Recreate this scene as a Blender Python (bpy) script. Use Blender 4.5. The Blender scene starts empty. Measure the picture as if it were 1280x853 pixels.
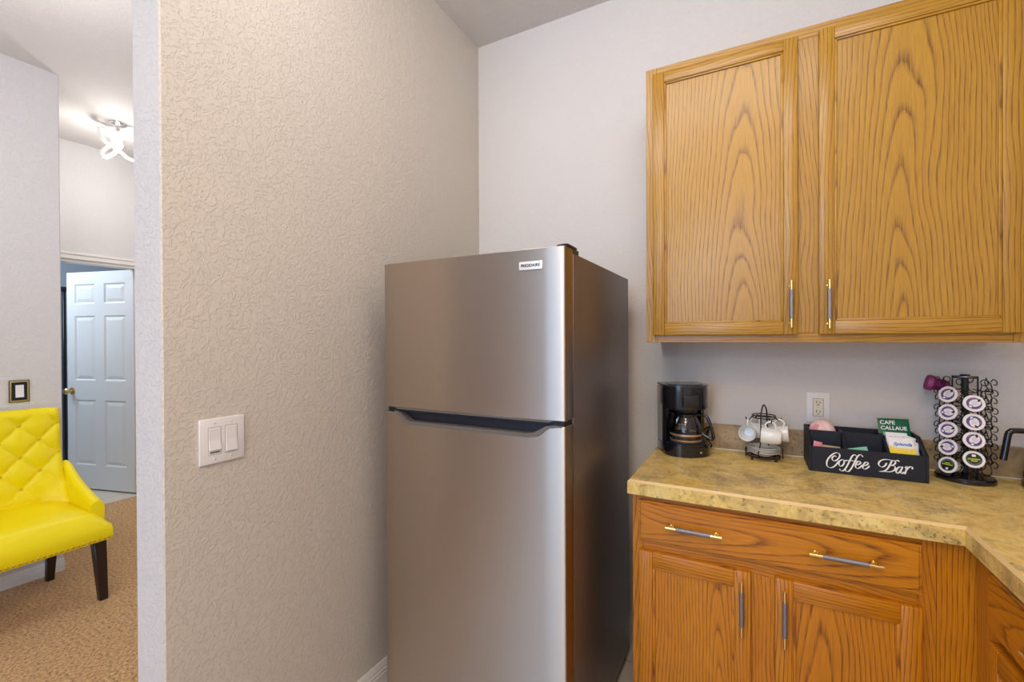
import bpy, bmesh, math, random
from mathutils import Vector, Matrix
random.seed(7)
PI = math.pi
S = bpy.context.scene
COL = S.collection

# ---------------------------------------------------------------- camera, light, exposure
CAM_H = 1.384
cd = bpy.data.cameras.new('camera'); cam = bpy.data.objects.new('camera', cd); COL.objects.link(cam)
cd.sensor_fit = 'HORIZONTAL'; cd.sensor_width = 36.0; cd.lens = 561.16 / 1280 * 36.0; cd.clip_start = .02
yaw, pit, rol = .48763, -.00545, -.00435
F = Vector((-math.sin(yaw)*math.cos(pit), math.cos(yaw)*math.cos(pit), math.sin(pit)))
R = Vector((math.cos(yaw), math.sin(yaw), 0)); U = R.cross(F)
R2 = R*math.cos(rol) + U*math.sin(rol); U2 = -R*math.sin(rol) + U*math.cos(rol)
m = Matrix((R2, U2, -F)).transposed().to_4x4(); m.translation = (0, 0, CAM_H)
cam.matrix_world = m
S.camera = cam
S.view_settings.view_transform = 'Standard'; S.view_settings.look = 'None'
S.view_settings.gamma = 1; S.view_settings.use_curve_mapping = False
S.view_settings.exposure = 0.0
S.cycles.use_denoising = True
S.cycles.max_bounces = 10; S.cycles.diffuse_bounces = 5; S.cycles.glossy_bounces = 5; S.cycles.transmission_bounces = 8
S.cycles.caustics_reflective = False; S.cycles.caustics_refractive = False
S.cycles.sample_clamp_indirect = 6

w = bpy.data.worlds.new('World'); S.world = w; w.use_nodes = True
w.node_tree.nodes['Background'].inputs[0].default_value = (.75, .85, 1, 1)
w.node_tree.nodes['Background'].inputs[1].default_value = 1.0

def lamp(name, kind, loc, power, color, size=.1, sizey=None, target=None, spread=None):
    d = bpy.data.lights.new(name, kind); o = bpy.data.objects.new(name, d); COL.objects.link(o)
    o.location = loc; d.energy = power; d.color = color
    if kind == 'AREA':
        d.shape = 'RECTANGLE'; d.size = size; d.size_y = sizey or size
        if spread: d.spread = spread
    else: d.shadow_soft_size = size
    if target is not None:
        o.rotation_euler = (Vector(target) - Vector(loc)).to_track_quat('-Z', 'Y').to_euler()
    return o
COOL = (.80, .90, 1.0); WARM = (1.0, .86, .70); NEUT = (1.0, .965, .93)
lamp('window_daylight', 'AREA', (-1.34, -3.30, 1.50), 54, (.34, .60, 1.0), 2.1, 1.8, (-1.34, 0, 1.50))
lamp('kitchen_shadow_lamp', 'POINT', (-.68, -.18, 2.80), 9, NEUT, .05)
lamp('warm_fill_panel', 'AREA', (.1, -.9, 2.94), 26, (1.0, .60, .22), .9, .5, (.1, -.9, 0))  # unseen warm panel, added to bring warm light onto the left wall
lamp('back_wall_fill', 'AREA', (-.35, .62, 2.85), 12, NEUT, 1.5, .25, (-.35, 2.1, 1.3))  # added area light, aimed to brighten the back wall but spare the partition end
lamp('camera_fill', 'POINT', (-.08, -.02, 2.15), 10, (.96, .98, 1.0), .2)  # unseen fill added just above the camera, much like a flash
lamp('frontal_fill', 'POINT', (-.48, -1.85, 2.2), 42, (.96, 1.0, .96), .12)  # unseen frontal fill added behind the camera for overall brightness
lamp('living_fill', 'POINT', (-2.45, .56, 2.45), 20, (1, .98, .98), .12)  # unseen fill added out of view to lift the living-room ceiling
lamp('hallway_fill', 'POINT', (-2.9, 2.6, 2.1), 17, (1.0, .97, .93), .12)  # hidden fill added to even out the far hallway wall
lamp('bathroom_fill', 'POINT', (-6.0, 1.25, 2.6), 18, (.70, .84, 1.0), .15)  # unseen fill added to brighten the bathroom above the door
lamp('bathroom_door_fill', 'AREA', (-5.75, .75, 2.3), 25, (.84, .93, 1.0), .9, .9, (-5.4, 1.9, 1.0))  # unseen area light added to brighten the open white door

# ---------------------------------------------------------------- materials
def nt(name):
    M = bpy.data.materials.new(name); M.use_nodes = True
    t = M.node_tree; b = t.nodes['Principled BSDF']
    return M, t, b
def N(t, typ, **kw):
    n = t.nodes.new(typ)
    for k, v in kw.items():
        if k in n.inputs: n.inputs[k].default_value = v
        else: setattr(n, k, v)
    return n
def L(t, a, b): t.links.new(a, b)
def math_n(t, op, a, b=None, c=None, clamp=False):
    n = t.nodes.new('ShaderNodeMath'); n.operation = op; n.use_clamp = clamp
    for i, v in enumerate((a, b, c)):
        if v is None: continue
        if isinstance(v, (int, float)): n.inputs[i].default_value = v
        else: L(t, v, n.inputs[i])
    return n.outputs[0]
def mixc(t, fac, a, b):
    n = t.nodes.new('ShaderNodeMix'); n.data_type = 'RGBA'
    for s, v in ((0, fac), (6, a), (7, b)):
        if isinstance(v, (int, float)): n.inputs[s].default_value = v
        elif isinstance(v, tuple): n.inputs[s].default_value = (*v, 1) if len(v) == 3 else v
        else: L(t, v, n.inputs[s])
    return n.outputs[2]
def ramp(t, fac, stops):
    n = t.nodes.new('ShaderNodeValToRGB'); e = n.color_ramp.elements
    while len(e) < len(stops): e.new(.5)
    for i, (p, c) in enumerate(stops):
        e[i].position = p; e[i].color = (*c, 1) if isinstance(c, tuple) else (c, c, c, 1)
    L(t, fac, n.inputs[0]); return n.outputs[0]
def srgb(r, g, b):
    f = lambda c: (c/255/12.92) if c/255 <= .04045 else ((c/255+.055)/1.055)**2.4
    return (f(r), f(g), f(b))
def plain(name, col, rough=.5, metal=0, coat=0, emit=None, est=0, trans=0, ior=1.45, alpha=1, bump=None):
    M, t, b = nt(name)
    b.inputs['Base Color'].default_value = (*col, 1); b.inputs['Roughness'].default_value = rough
    b.inputs['Metallic'].default_value = metal; b.inputs['Coat Weight'].default_value = coat
    b.inputs['Transmission Weight'].default_value = trans; b.inputs['IOR'].default_value = ior
    if emit: b.inputs['Emission Color'].default_value = (*emit, 1); b.inputs['Emission Strength'].default_value = est
    # slight procedural variation so no surface is perfectly uniform
    tc = N(t, 'ShaderNodeTexCoord'); no = N(t, 'ShaderNodeTexNoise', Scale=35.0, Detail=3.0)
    L(t, tc.outputs['Object'], no.inputs['Vector'])
    L(t, math_n(t, 'MULTIPLY_ADD', no.outputs[0], .08, rough - .04, clamp=True), b.inputs['Roughness'])
    if bump:
        n2 = N(t, 'ShaderNodeTexNoise', Scale=bump[0], Detail=3.0); L(t, tc.outputs['Object'], n2.inputs['Vector'])
        bp = N(t, 'ShaderNodeBump', Distance=bump[1], Strength=1.0); L(t, n2.outputs[0], bp.inputs['Height']); L(t, bp.outputs[0], b.inputs['Normal'])
    return M

def plaster(name, col, scale=34.0, dist=.0022, rough=.75, fine=True):
    M, t, b = nt(name)
    tc = N(t, 'ShaderNodeTexCoord')
    n0 = N(t, 'ShaderNodeTexNoise', Scale=scale*.35, Detail=2.0); L(t, tc.outputs['Object'], n0.inputs['Vector'])
    mp = N(t, 'ShaderNodeVectorMath', operation='MULTIPLY_ADD'); L(t, n0.outputs['Color'], mp.inputs[0])
    mp.inputs[1].default_value = (.03, .03, .03); L(t, tc.outputs['Object'], mp.inputs[2])
    n1 = N(t, 'ShaderNodeTexNoise', Scale=scale, Detail=4.0, Roughness=.55, Distortion=.6); L(t, mp.outputs[0], n1.inputs['Vector'])
    h = ramp(t, n1.outputs[0], [(.455, 0.0), (.50, .85), (.56, 1.0)])
    n2 = N(t, 'ShaderNodeTexNoise', Scale=scale*5, Detail=2.0); L(t, tc.outputs['Object'], n2.inputs['Vector'])
    hh = math_n(t, 'MULTIPLY_ADD', n2.outputs[0], .25, h)
    bp = N(t, 'ShaderNodeBump', Distance=dist, Strength=.75); L(t, hh, bp.inputs['Height']); L(t, bp.outputs[0], b.inputs['Normal'])
    n3 = N(t, 'ShaderNodeTexNoise', Scale=1.3, Detail=2.0); L(t, tc.outputs['Object'], n3.inputs['Vector'])
    L(t, mixc(t, n3.outputs[0], col, tuple(c*.95 for c in col)), b.inputs['Base Color'])
    b.inputs['Roughness'].default_value = rough
    return M

def oak(name, light, mid, dark, freq=58.0):
    M, t, b = nt(name)
    at = N(t, 'ShaderNodeAttribute', attribute_name='grain')
    sp = N(t, 'ShaderNodeSeparateXYZ'); L(t, at.outputs['Vector'], sp.inputs[0])
    x, y, z = sp.outputs
    def vec(a, b_, c):
        n = t.nodes.new('ShaderNodeCombineXYZ')
        for i, v in enumerate((a, b_, c)):
            if isinstance(v, (int, float)): n.inputs[i].default_value = v
            else: L(t, v, n.inputs[i])
        return n.outputs[0]
    w1 = N(t, 'ShaderNodeTexNoise', Scale=1.0, Detail=2.0); L(t, vec(math_n(t, 'MULTIPLY', x, 4.0), math_n(t, 'MULTIPLY', y, 1.3), z), w1.inputs['Vector'])
    w2 = N(t, 'ShaderNodeTexNoise', Scale=1.0, Detail=3.0); L(t, vec(math_n(t, 'MULTIPLY', x, 30.0), math_n(t, 'MULTIPLY', y, 4.5), z), w2.inputs['Vector'])
    xw = math_n(t, 'ADD', x, math_n(t, 'MULTIPLY_ADD', w1.outputs[0], .09, -.045))
    dd = math_n(t, 'MULTIPLY_ADD', y, .075, math_n(t, 'MULTIPLY_ADD', w1.outputs[0], .05, .02))
    r = math_n(t, 'SQRT', math_n(t, 'ADD', math_n(t, 'MULTIPLY', xw, xw), math_n(t, 'MULTIPLY', dd, dd)))
    rr = math_n(t, 'ADD', r, math_n(t, 'MULTIPLY', w2.outputs[0], .0075))
    fr = math_n(t, 'FRACT', math_n(t, 'MULTIPLY', rr, freq))
    ring = ramp(t, fr, [(0.0, 1.0), (.08, .72), (.26, .14), (.86, 0.0), (.96, .35), (1.0, 1.0)])
    po = N(t, 'ShaderNodeTexNoise', Scale=1.0, Detail=2.0); L(t, vec(math_n(t, 'MULTIPLY', x, 520.0), math_n(t, 'MULTIPLY', y, 14.0), z), po.inputs['Vector'])
    pore = ramp(t, po.outputs[0], [(.44, 0.0), (.60, 1.0)])
    bl = N(t, 'ShaderNodeTexNoise', Scale=1.0, Detail=2.0); L(t, vec(math_n(t, 'MULTIPLY', x, 9.0), math_n(t, 'MULTIPLY', y, 1.2), z), bl.inputs['Vector'])
    base = mixc(t, bl.outputs[0], light, mid)
    k = math_n(t, 'ADD', math_n(t, 'MULTIPLY', ring, .55), math_n(t, 'MULTIPLY', math_n(t, 'MULTIPLY', pore, math_n(t, 'MULTIPLY_ADD', ring, .65, .35)), .55), clamp=True)
    L(t, mixc(t, k, base, dark), b.inputs['Base Color'])
    b.inputs['Roughness'].default_value = .36; b.inputs['Coat Weight'].default_value = .15; b.inputs['Coat Roughness'].default_value = .25
    bp = N(t, 'ShaderNodeBump', Distance=.0006, Strength=.35); L(t, math_n(t, 'SUBTRACT', 1.0, k), bp.inputs['Height']); L(t, bp.outputs[0], b.inputs['Normal'])
    return M

def laminate(name, ca, cb):
    M, t, b = nt(name)
    tc = N(t, 'ShaderNodeTexCoord')
    a = N(t, 'ShaderNodeTexNoise', Scale=5.0, Detail=6.0, Roughness=.62, Distortion=1.2); L(t, tc.outputs['Object'], a.inputs['Vector'])
    c = N(t, 'ShaderNodeTexNoise', Scale=19.0, Detail=5.0, Roughness=.65, Distortion=.8); L(t, tc.outputs['Object'], c.inputs['Vector'])
    base = ramp(t, a.outputs[0], list(zip((.32, .43, .52, .64, .74), ca)))
    mot = ramp(t, c.outputs[0], list(zip((.36, .5, .66), cb)))
    col = mixc(t, .42, base, mot)
    s = N(t, 'ShaderNodeTexNoise', Scale=85.0, Detail=3.0, Roughness=.7); L(t, tc.outputs['Object'], s.inputs['Vector'])
    sm = ramp(t, s.outputs[0], [(.565, 0.0), (.64, 1.0)])
    gm = ramp(t, a.outputs[0], [(.42, 1.0), (.58, .25)])
    col = mixc(t, math_n(t, 'MULTIPLY', math_n(t, 'MULTIPLY', sm, gm), .75), col, srgb(84, 70, 50))
    L(t, col, b.inputs['Base Color'])
    b.inputs['Roughness'].default_value = .34; b.inputs['Specular IOR Level'].default_value = .4
    return M

def carpet_m(name):
    M, t, b = nt(name)
    tc = N(t, 'ShaderNodeTexCoord')
    a = N(t, 'ShaderNodeTexNoise', Scale=75.0, Detail=4.0, Roughness=.7); L(t, tc.outputs['Object'], a.inputs['Vector'])
    v = N(t, 'ShaderNodeTexVoronoi', Scale=110.0); L(t, tc.outputs['Object'], v.inputs['Vector'])
    big = N(t, 'ShaderNodeTexNoise', Scale=4.0, Detail=3.0); L(t, tc.outputs['Object'], big.inputs['Vector'])
    c = ramp(t, a.outputs[0], [(.36, srgb(96, 64, 32)), (.43, srgb(178, 134, 82)), (.56, srgb(222, 176, 114)), (.7, srgb(240, 204, 146))])
    c = mixc(t, math_n(t, 'MULTIPLY', big.outputs[0], .4), c, srgb(176, 128, 74))
    L(t, c, b.inputs['Base Color']); b.inputs['Roughness'].default_value = .95; b.inputs['Sheen Weight'].default_value = .2
    h = math_n(t, 'ADD', a.outputs[0], math_n(t, 'MULTIPLY', v.outputs['Distance'], .6))
    bp = N(t, 'ShaderNodeBump', Distance=.012, Strength=.8); L(t, h, bp.inputs['Height']); L(t, bp.outputs[0], b.inputs['Normal'])
    return M

def tile_m(name, c1, c2, scale):
    M, t, b = nt(name)
    tc = N(t, 'ShaderNodeTexCoord')
    br = N(t, 'ShaderNodeTexBrick', Scale=scale, offset=0.0); L(t, tc.outputs['Object'], br.inputs['Vector'])
    br.inputs['Color1'].default_value = (*c1, 1); br.inputs['Color2'].default_value = (*c1, 1); br.inputs['Mortar'].default_value = (*c2, 1)
    br.inputs['Brick Width'].default_value = 1.0; br.inputs['Row Height'].default_value = 1.0; br.inputs['Mortar Size'].default_value = .012
    no = N(t, 'ShaderNodeTexNoise', Scale=6.0, Detail=4.0); L(t, tc.outputs['Object'], no.inputs['Vector'])
    L(t, mixc(t, math_n(t, 'MULTIPLY', no.outputs[0], .25), br.outputs[0], tuple(c*.7 for c in c1)), b.inputs['Base Color'])
    b.inputs['Roughness'].default_value = .35
    return M

def steel(name, col, rough=.27, aniso=.75):
    M, t, b = nt(name)
    tc = N(t, 'ShaderNodeTexCoord'); mp = N(t, 'ShaderNodeMapping'); mp.inputs['Scale'].default_value = (3, 3, 700)
    L(t, tc.outputs['Object'], mp.inputs['Vector'])
    no = N(t, 'ShaderNodeTexNoise', Scale=1.0, Detail=3.0); L(t, mp.outputs[0], no.inputs['Vector'])
    L(t, mixc(t, no.outputs[0], tuple(c*.985 for c in col), tuple(min(1, c*1.015) for c in col)), b.inputs['Base Color'])
    b.inputs['Metallic'].default_value = 1; b.inputs['Roughness'].default_value = rough
    L(t, math_n(t, 'MULTIPLY_ADD', no.outputs[0], .016, rough - .008), b.inputs['Roughness'])
    b.inputs['Anisotropic'].default_value = aniso; b.inputs['Anisotropic Rotation'].default_value = .25
    tg = N(t, 'ShaderNodeTangent', direction_type='RADIAL', axis='Z'); L(t, tg.outputs[0], b.inputs['Tangent'])
    return M

PAINT = plaster('wall_paint', (.70, .665, .65), 66, .0015)
PAINT_B = plaster('smooth_wall_paint', (.71, .675, .66), 70, .0007)
PAINT_L = plaster('living_wall_paint', (.68, .655, .65), 60, .0012)
CEILM = plaster('ceiling_paint', (.70, .665, .65), 70, .0012)
BATHM = plaster('bathroom_paint', (.50, .55, .62), 60, .0008)
TRIM = plain('white_trim', (.76, .73, .70), .4)
CARPET = carpet_m('beige_carpet')
TILE = tile_m('kitchen_floor_tile', (.62, .57, .51), (.42, .38, .34), 2.6)
BTILE = tile_m('bathroom_tile', (.62, .56, .48), (.33, .28, .23), 3.0)
OAK = oak('honey_oak', srgb(187, 142, 44), srgb(175, 124, 28), srgb(114, 68, 12), 88.0)
OAKD = oak('honey_oak_base', srgb(214, 139, 14), srgb(194, 116, 8), srgb(116, 59, 3), 104.0)  # same oak as the wall cabinet; different lighting put into its colours
LAM = laminate('stone_laminate', [srgb(148, 134, 108), srgb(194, 166, 104), srgb(234, 204, 122), srgb(224, 182, 84), srgb(242, 220, 150)], [srgb(164, 136, 82), srgb(228, 194, 116), srgb(246, 226, 160)])
LAMB = laminate('stone_laminate_shaded', [srgb(118, 106, 92), srgb(150, 130, 104), srgb(178, 154, 118), srgb(166, 136, 98), srgb(186, 164, 130)], [srgb(122, 100, 76), srgb(168, 144, 108), srgb(190, 168, 132)])  # same laminate; lesser light at the backsplash is put into greyer colours
LAMEDGE = plain('laminate_edge', srgb(226, 192, 134), .35)
CAULK = plain('white_caulk', (.8, .77, .72), .5)
STEEL = steel('brushed_steel', (.52, .45, .385), .40, .94)
STEELD = steel('brushed_steel_edge_shaded', (.30, .24, .20), .34, .95)  # same steel; the edge's darker reflection is put into the colour
SIDE = plain('fridge_side_paint', (.19, .16, .155), .38, .7, bump=(260.0, .0004))
DARKP = plain('dark_plastic', (.012, .012, .020), .35)
GREYP = plain('grey_plastic', (.13, .115, .105), .4)
BLACKP = plain('black_gloss_plastic', (.007, .007, .012), .14, coat=.6)
BLACKM = plain('black_matt_plastic', (.015, .015, .018), .5)
WIRE = plain('black_wire', (.010, .009, .009), .38, .3)
GOLD = plain('polished_gold', (.90, .66, .25), .22, 1)
GUN = plain('knurled_grey', (.30, .28, .30), .42, .8, bump=(900.0, .0008))
BRASS = plain('brass', (.75, .52, .22), .25, 1)
CHROME = plain('chrome', (.75, .75, .75), .15, 1)
WHITEP = plain('white_plastic', (.80, .785, .79), .35)
IVORY = plain('ivory_plastic', (.76, .71, .58), .35)
SLOT = plain('slot_black', (.01, .01, .01), .6)
CERAMIC = plain('white_ceramic', (.80, .80, .79), .16, coat=.3)
YELLOW = plain('yellow_leather', (.92, .75, .002), .42, bump=(240.0, .0006))
YELLOWD = plain('yellow_button', (.68, .52, .004), .5)
LEGM = plain('dark_wood', (.022, .010, .007), .35)
NAILM = plain('brass_nail', (.55, .42, .06), .3, .8)
DOORM = plain('white_door_paint', (.70, .72, .74), .4)
BOXM = plain('black_painted_wood', (.009, .0105, .020), .6, bump=(120.0, .0006))
INK_W = plain('white_lettering', (.85, .86, .88), .5)
GLASS = plain('clear_glass', (1, 1, 1), .02, trans=1)
def thin_glass(name, tint, refl=.12):
    M = bpy.data.materials.new(name); M.use_nodes = True; t = M.node_tree; t.nodes.clear()
    o = N(t, 'ShaderNodeOutputMaterial'); tr = N(t, 'ShaderNodeBsdfTransparent'); tr.inputs[0].default_value = (*tint, 1)
    g = N(t, 'ShaderNodeBsdfGlossy', Roughness=.04); fr = N(t, 'ShaderNodeFresnel', IOR=1.5); mx = N(t, 'ShaderNodeMixShader')
    L(t, math_n(t, 'ADD', fr.outputs[0], refl*.3, clamp=True), mx.inputs[0]); L(t, tr.outputs[0], mx.inputs[1]); L(t, g.outputs[0], mx.inputs[2]); L(t, mx.outputs[0], o.inputs[0])
    return M
CARAFE = thin_glass('carafe_glass', (.80, .78, .76))
SHOWER = thin_glass('shower_glass', (.80, .86, .90))
COFFEE = plain('copper_band', (.62, .40, .26), .3, .6)

# ---------------------------------------------------------------- mesh helpers
def newbm():
    bm = bmesh.new(); bm.verts.layers.float_vector.new('grain'); return bm
def merge(bm, tmp, mi=0, grain=None, mat=None):
    lay = bm.verts.layers.float_vector['grain']
    if mat is not None: bmesh.ops.transform(tmp, matrix=mat, verts=tmp.verts)
    if grain is not None:
        ax = {'x': 0, 'y': 1, 'z': 2}[grain]
        lo = [min(v.co[i] for v in tmp.verts) for i in range(3)]; hi = [max(v.co[i] for v in tmp.verts) for i in range(3)]
        oth = [i for i in range(3) if i != ax]; ac = max(oth, key=lambda i: hi[i]-lo[i]); dp = [i for i in oth if i != ac][0]
        wd_ = hi[ac]-lo[ac]; cx = (lo[ac]+hi[ac])/2 + (random.uniform(-.3, .3)*wd_ if wd_ > .11 else random.choice((-1, 1))*random.uniform(.05, .20)); oy = (lo[ax]+hi[ax])/2 + random.uniform(-.5, .5); sd = random.uniform(0, 60)
    mp = {}
    for v in tmp.verts:
        nv = bm.verts.new(v.co); mp[v] = nv
        if grain is not None: nv[lay] = Vector((v.co[ac]-cx, v.co[ax]-oy, v.co[dp]*3+sd))
    for f in tmp.faces:
        try: nf = bm.faces.new([mp[v] for v in f.verts]); nf.material_index = mi if f.material_index == 0 else f.material_index
        except ValueError: pass
    tmp.free()
def box(bm, x0, x1, y0, y1, z0, z1, bev=0, seg=1, mi=0, grain=None, mat=None):
    t = bmesh.new(); bmesh.ops.create_cube(t, size=1)
    for v in t.verts: v.co = Vector(((x0+x1)/2 + v.co.x*(x1-x0), (y0+y1)/2 + v.co.y*(y1-y0), (z0+z1)/2 + v.co.z*(z1-z0)))
    if bev: bmesh.ops.bevel(t, geom=list(t.edges), offset=bev, segments=seg, affect='EDGES', profile=.5)
    merge(bm, t, mi, grain, mat)
def prism(bm, poly, plane, a, b, mi=0, bev=0, seg=1, grain=None, mat=None):
    # poly in two coordinates of the plane, extruded along the third from a to b
    t = bmesh.new()
    def P(p, d): return {'xz': (p[0], d, p[1]), 'xy': (p[0], p[1], d), 'yz': (d, p[0], p[1])}[plane]
    A = [t.verts.new(P(p, a)) for p in poly]; B = [t.verts.new(P(p, b)) for p in poly]; n = len(poly)
    t.faces.new(A); t.faces.new(B[::-1])
    for i in range(n): t.faces.new((A[i], B[i], B[(i+1) % n], A[(i+1) % n]))
    bmesh.ops.recalc_face_normals(t, faces=t.faces)
    if bev: bmesh.ops.bevel(t, geom=[e for e in t.edges if (e.verts[0] in A and e.verts[1] in A) or (e.verts[0] in B and e.verts[1] in B)], offset=bev, segments=seg, affect='EDGES')
    merge(bm, t, mi, grain, mat)
def tube(bm, pts, r, n=8, closed=False, mi=0, mat=None):
    t = bmesh.new(); pts = [Vector(p) for p in pts]; k = len(pts)
    rs = r if isinstance(r, (list, tuple)) else [r]*k
    tang = []
    for i in range(k):
        a = pts[(i-1) % k] if closed or i > 0 else pts[i]; b = pts[(i+1) % k] if closed or i < k-1 else pts[i]
        d = (b-a); tang.append(d.normalized() if d.length > 1e-9 else Vector((0, 0, 1)))
    up = Vector((0, 0, 1)) if abs(tang[0].z) < .9 else Vector((1, 0, 0))
    nv = tang[0].cross(up).normalized(); rings = []
    for i in range(k):
        nv = (nv - tang[i]*nv.dot(tang[i]))
        nv = nv.normalized() if nv.length > 1e-6 else tang[i].orthogonal().normalized()
        bn = tang[i].cross(nv)
        rings.append([t.verts.new(pts[i] + (nv*math.cos(2*PI*j/n) + bn*math.sin(2*PI*j/n))*rs[i]) for j in range(n)])
    for i in range(k if closed else k-1):
        A, B = rings[i], rings[(i+1) % k]
        for j in range(n): t.faces.new((A[j], A[(j+1) % n], B[(j+1) % n], B[j]))
    if not closed: t.faces.new(rings[0][::-1]); t.faces.new(rings[-1])
    bmesh.ops.recalc_face_normals(t, faces=t.faces)
    merge(bm, t, mi, None, mat)
def lathe(bm, prof, c=(0, 0, 0), n=24, mi=0, mat=None, mis=None, sx=1, sy=1):
    t = bmesh.new(); rings = []
    for r, z in prof:
        if r < 1e-6: rings.append([t.verts.new((c[0], c[1], c[2]+z))])
        else: rings.append([t.verts.new((c[0]+sx*r*math.cos(2*PI*j/n), c[1]+sy*r*math.sin(2*PI*j/n), c[2]+z)) for j in range(n)])
    for i in range(len(prof)-1):
        A, B = rings[i], rings[i+1]
        for j in range(n):
            q = [A[j % len(A)], A[(j+1) % len(A)], B[(j+1) % len(B)], B[j % len(B)]]
            q = list(dict.fromkeys(q))
            if len(q) > 2:
                f = t.faces.new(q)
                if mis: f.material_index = mis[i]
    bmesh.ops.recalc_face_normals(t, faces=t.faces)
    merge(bm, t, mi, None, mat)
def spline(pts, n=8, closed=False):
    pts = [Vector(p) for p in pts]; k = len(pts); out = []
    for i in range(k if closed else k-1):
        g = lambda j: pts[j % k] if closed else pts[max(0, min(k-1, j))]
        a, b, c, d = g(i-1), g(i), g(i+1), g(i+2)
        for s in range(n):
            u = s/n
            out.append(.5*((2*b) + (c-a)*u + (2*a-5*b+4*c-d)*u*u + (3*b-a-3*c+d)*u**3))
    if not closed: out.append(pts[-1])
    return out
ORG = {}
def finish(name, me, mats, parent, loc, rotz, smooth):
    for mm in (mats if isinstance(mats, (list, tuple)) else [mats]): me.materials.append(mm)
    if smooth:
        me.polygons.foreach_set('use_smooth', [True]*len(me.polygons)); me.set_sharp_from_angle(angle=math.radians(smooth))
    o = bpy.data.objects.new(name, me); COL.objects.link(o)
    if parent is not None: o.parent = parent
    return o
def obj(name, bm, mats, parent=None, loc=None, smooth=38, local=False):
    """One mesh object. Geometry is written in room coordinates and moved to the object's own origin."""
    org = ORG[parent] if parent is not None else Vector(loc or (0, 0, 0))
    if org is not None and not local: bmesh.ops.translate(bm, verts=bm.verts, vec=-org)
    me = bpy.data.meshes.new(name); bm.to_mesh(me); bm.free()
    o = finish(name, me, mats, parent, loc, 0, smooth)
    if parent is None: o.location = org
    ORG[o] = org
    return o
def tag(o, label, cat, group=None, kind=None):
    if label: o['label'] = label
    if cat: o['category'] = cat
    if group: o['group'] = group
    if kind: o['kind'] = kind
    return o
def thing(name, label, cat, loc, rotz=None, group=None):
    o = bpy.data.objects.new(name, None); COL.objects.link(o); o.empty_display_size = .05; o.location = loc
    ORG[o] = Vector(loc) if rotz is None else None
    if rotz is not None: o.rotation_euler = (0, 0, rotz)
    return tag(o, label, cat, group)
def struct(name, bm, mats, loc=(0, 0, 0), label=None, cat=None, smooth=30, parent=None):
    o = obj(name, bm, mats, parent, loc, smooth)
    if parent is None: tag(o, label, cat, None, 'structure')
    return o
def copy_tree(o, parent=None):
    c = o.copy(); COL.objects.link(c)
    if parent is not None: c.parent = parent
    for ch in list(o.children): copy_tree(ch, c)
    return c
def text_mesh(body, size, extrude, M4, shear=0, bold=0):
    c = bpy.data.curves.new('lettering', 'FONT'); c.body = body; c.size = size; c.extrude = extrude; c.align_x = 'CENTER'; c.align_y = 'CENTER'; c.shear = shear; c.offset = bold
    o = bpy.data.objects.new('lettering', c); COL.objects.link(o)
    me = bpy.data.meshes.new_from_object(o.evaluated_get(bpy.context.evaluated_depsgraph_get()))
    bpy.data.objects.remove(o); bpy.data.curves.remove(c)
    t = bmesh.new(); t.from_mesh(me); bpy.data.meshes.remove(me); bmesh.ops.transform(t, matrix=M4, verts=t.verts)
    for f in t.faces: f.material_index = 0
    return t
def frame_m(o, x, y):      # matrix with local x along x, local y along y
    x = Vector(x).normalized(); y = Vector(y); z = x.cross(y).normalized(); y = z.cross(x)
    mm = Matrix((x, y, z)).transposed().to_4x4(); mm.translation = o; return mm

# ---------------------------------------------------------------- the room shell
XL, YB, XR, YE, CZ = -1.315, 2.10, 1.09, .588, 2.98
XP = -1.4555            # living-room face of the partition
XC, YC = -3.67, 1.12    # living-room wall behind the yellow chair and where it ends
XH = -4.80              # far wall of the hallway
YN = -3.42              # wall behind the camera
bm = newbm(); box(bm, XP, XR+.12, YE-4.0+.0, YB+.12, -.10, 0.0)
struct('floor', bm, TILE, label='pale tiled kitchen floor in front of the refrigerator', cat='floor')
bm = newbm(); box(bm, XH-.02, XP, YN, 4.2, -.10, 0.0)
struct('floor', bm, CARPET, label='speckled beige carpet under the yellow chair', cat='floor')
bm = newbm(); box(bm, -7.2, XH-.02, .6, 4.2, -.10, -.002)
struct('floor', bm, BTILE, label='cream tiled floor beyond the open white door', cat='floor')
bm = newbm(); box(bm, -7.2, XR+.12, YN, 4.2, CZ, CZ+.1)
struct('ceiling', bm, CEILM, label='flat textured ceiling over kitchen and hallway', cat='ceiling')
# partition on the left of the refrigerator, with slightly eased end corners
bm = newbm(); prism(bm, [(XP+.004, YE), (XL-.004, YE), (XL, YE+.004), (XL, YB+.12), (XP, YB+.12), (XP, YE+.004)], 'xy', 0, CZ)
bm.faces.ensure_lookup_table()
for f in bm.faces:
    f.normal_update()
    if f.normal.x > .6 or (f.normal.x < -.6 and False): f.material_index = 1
struct('wall_left', bm, [PAINT, plaster('warm_lit_wall_paint', (.66, .60, .54), 74, .0013)], label='textured partition wall tinted by warm light, with the double switch', cat='wall')  # warm kitchen light is put into the colour of this face
bm = newbm(); box(bm, XP, XR+.12, YB, YB+.12, 0, CZ)
struct('wall_back', bm, PAINT_B, label='pale wall behind refrigerator and oak cabinets', cat='wall')
bm = newbm(); box(bm, XR, XR+.12, YN, -2.3, 0, CZ); box(bm, XR, XR+.12, -.9, YB, 0, CZ); box(bm, XR, XR+.12, -2.3, -.9, 0, .95); box(bm, XR, XR+.12, -2.3, -.9, 2.2, CZ)
struct('wall_right', bm, PAINT_B, label='kitchen wall at the end of the counter', cat='wall')
bm = newbm(); box(bm, XC-.12, -2.45, YN-.12, YN, 0, CZ); box(bm, -.25, XR+.12, YN-.12, YN, 0, CZ); box(bm, -2.45, -.25, YN-.12, YN, 0, .55); box(bm, -2.45, -.25, YN-.12, YN, 2.35, CZ)
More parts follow.
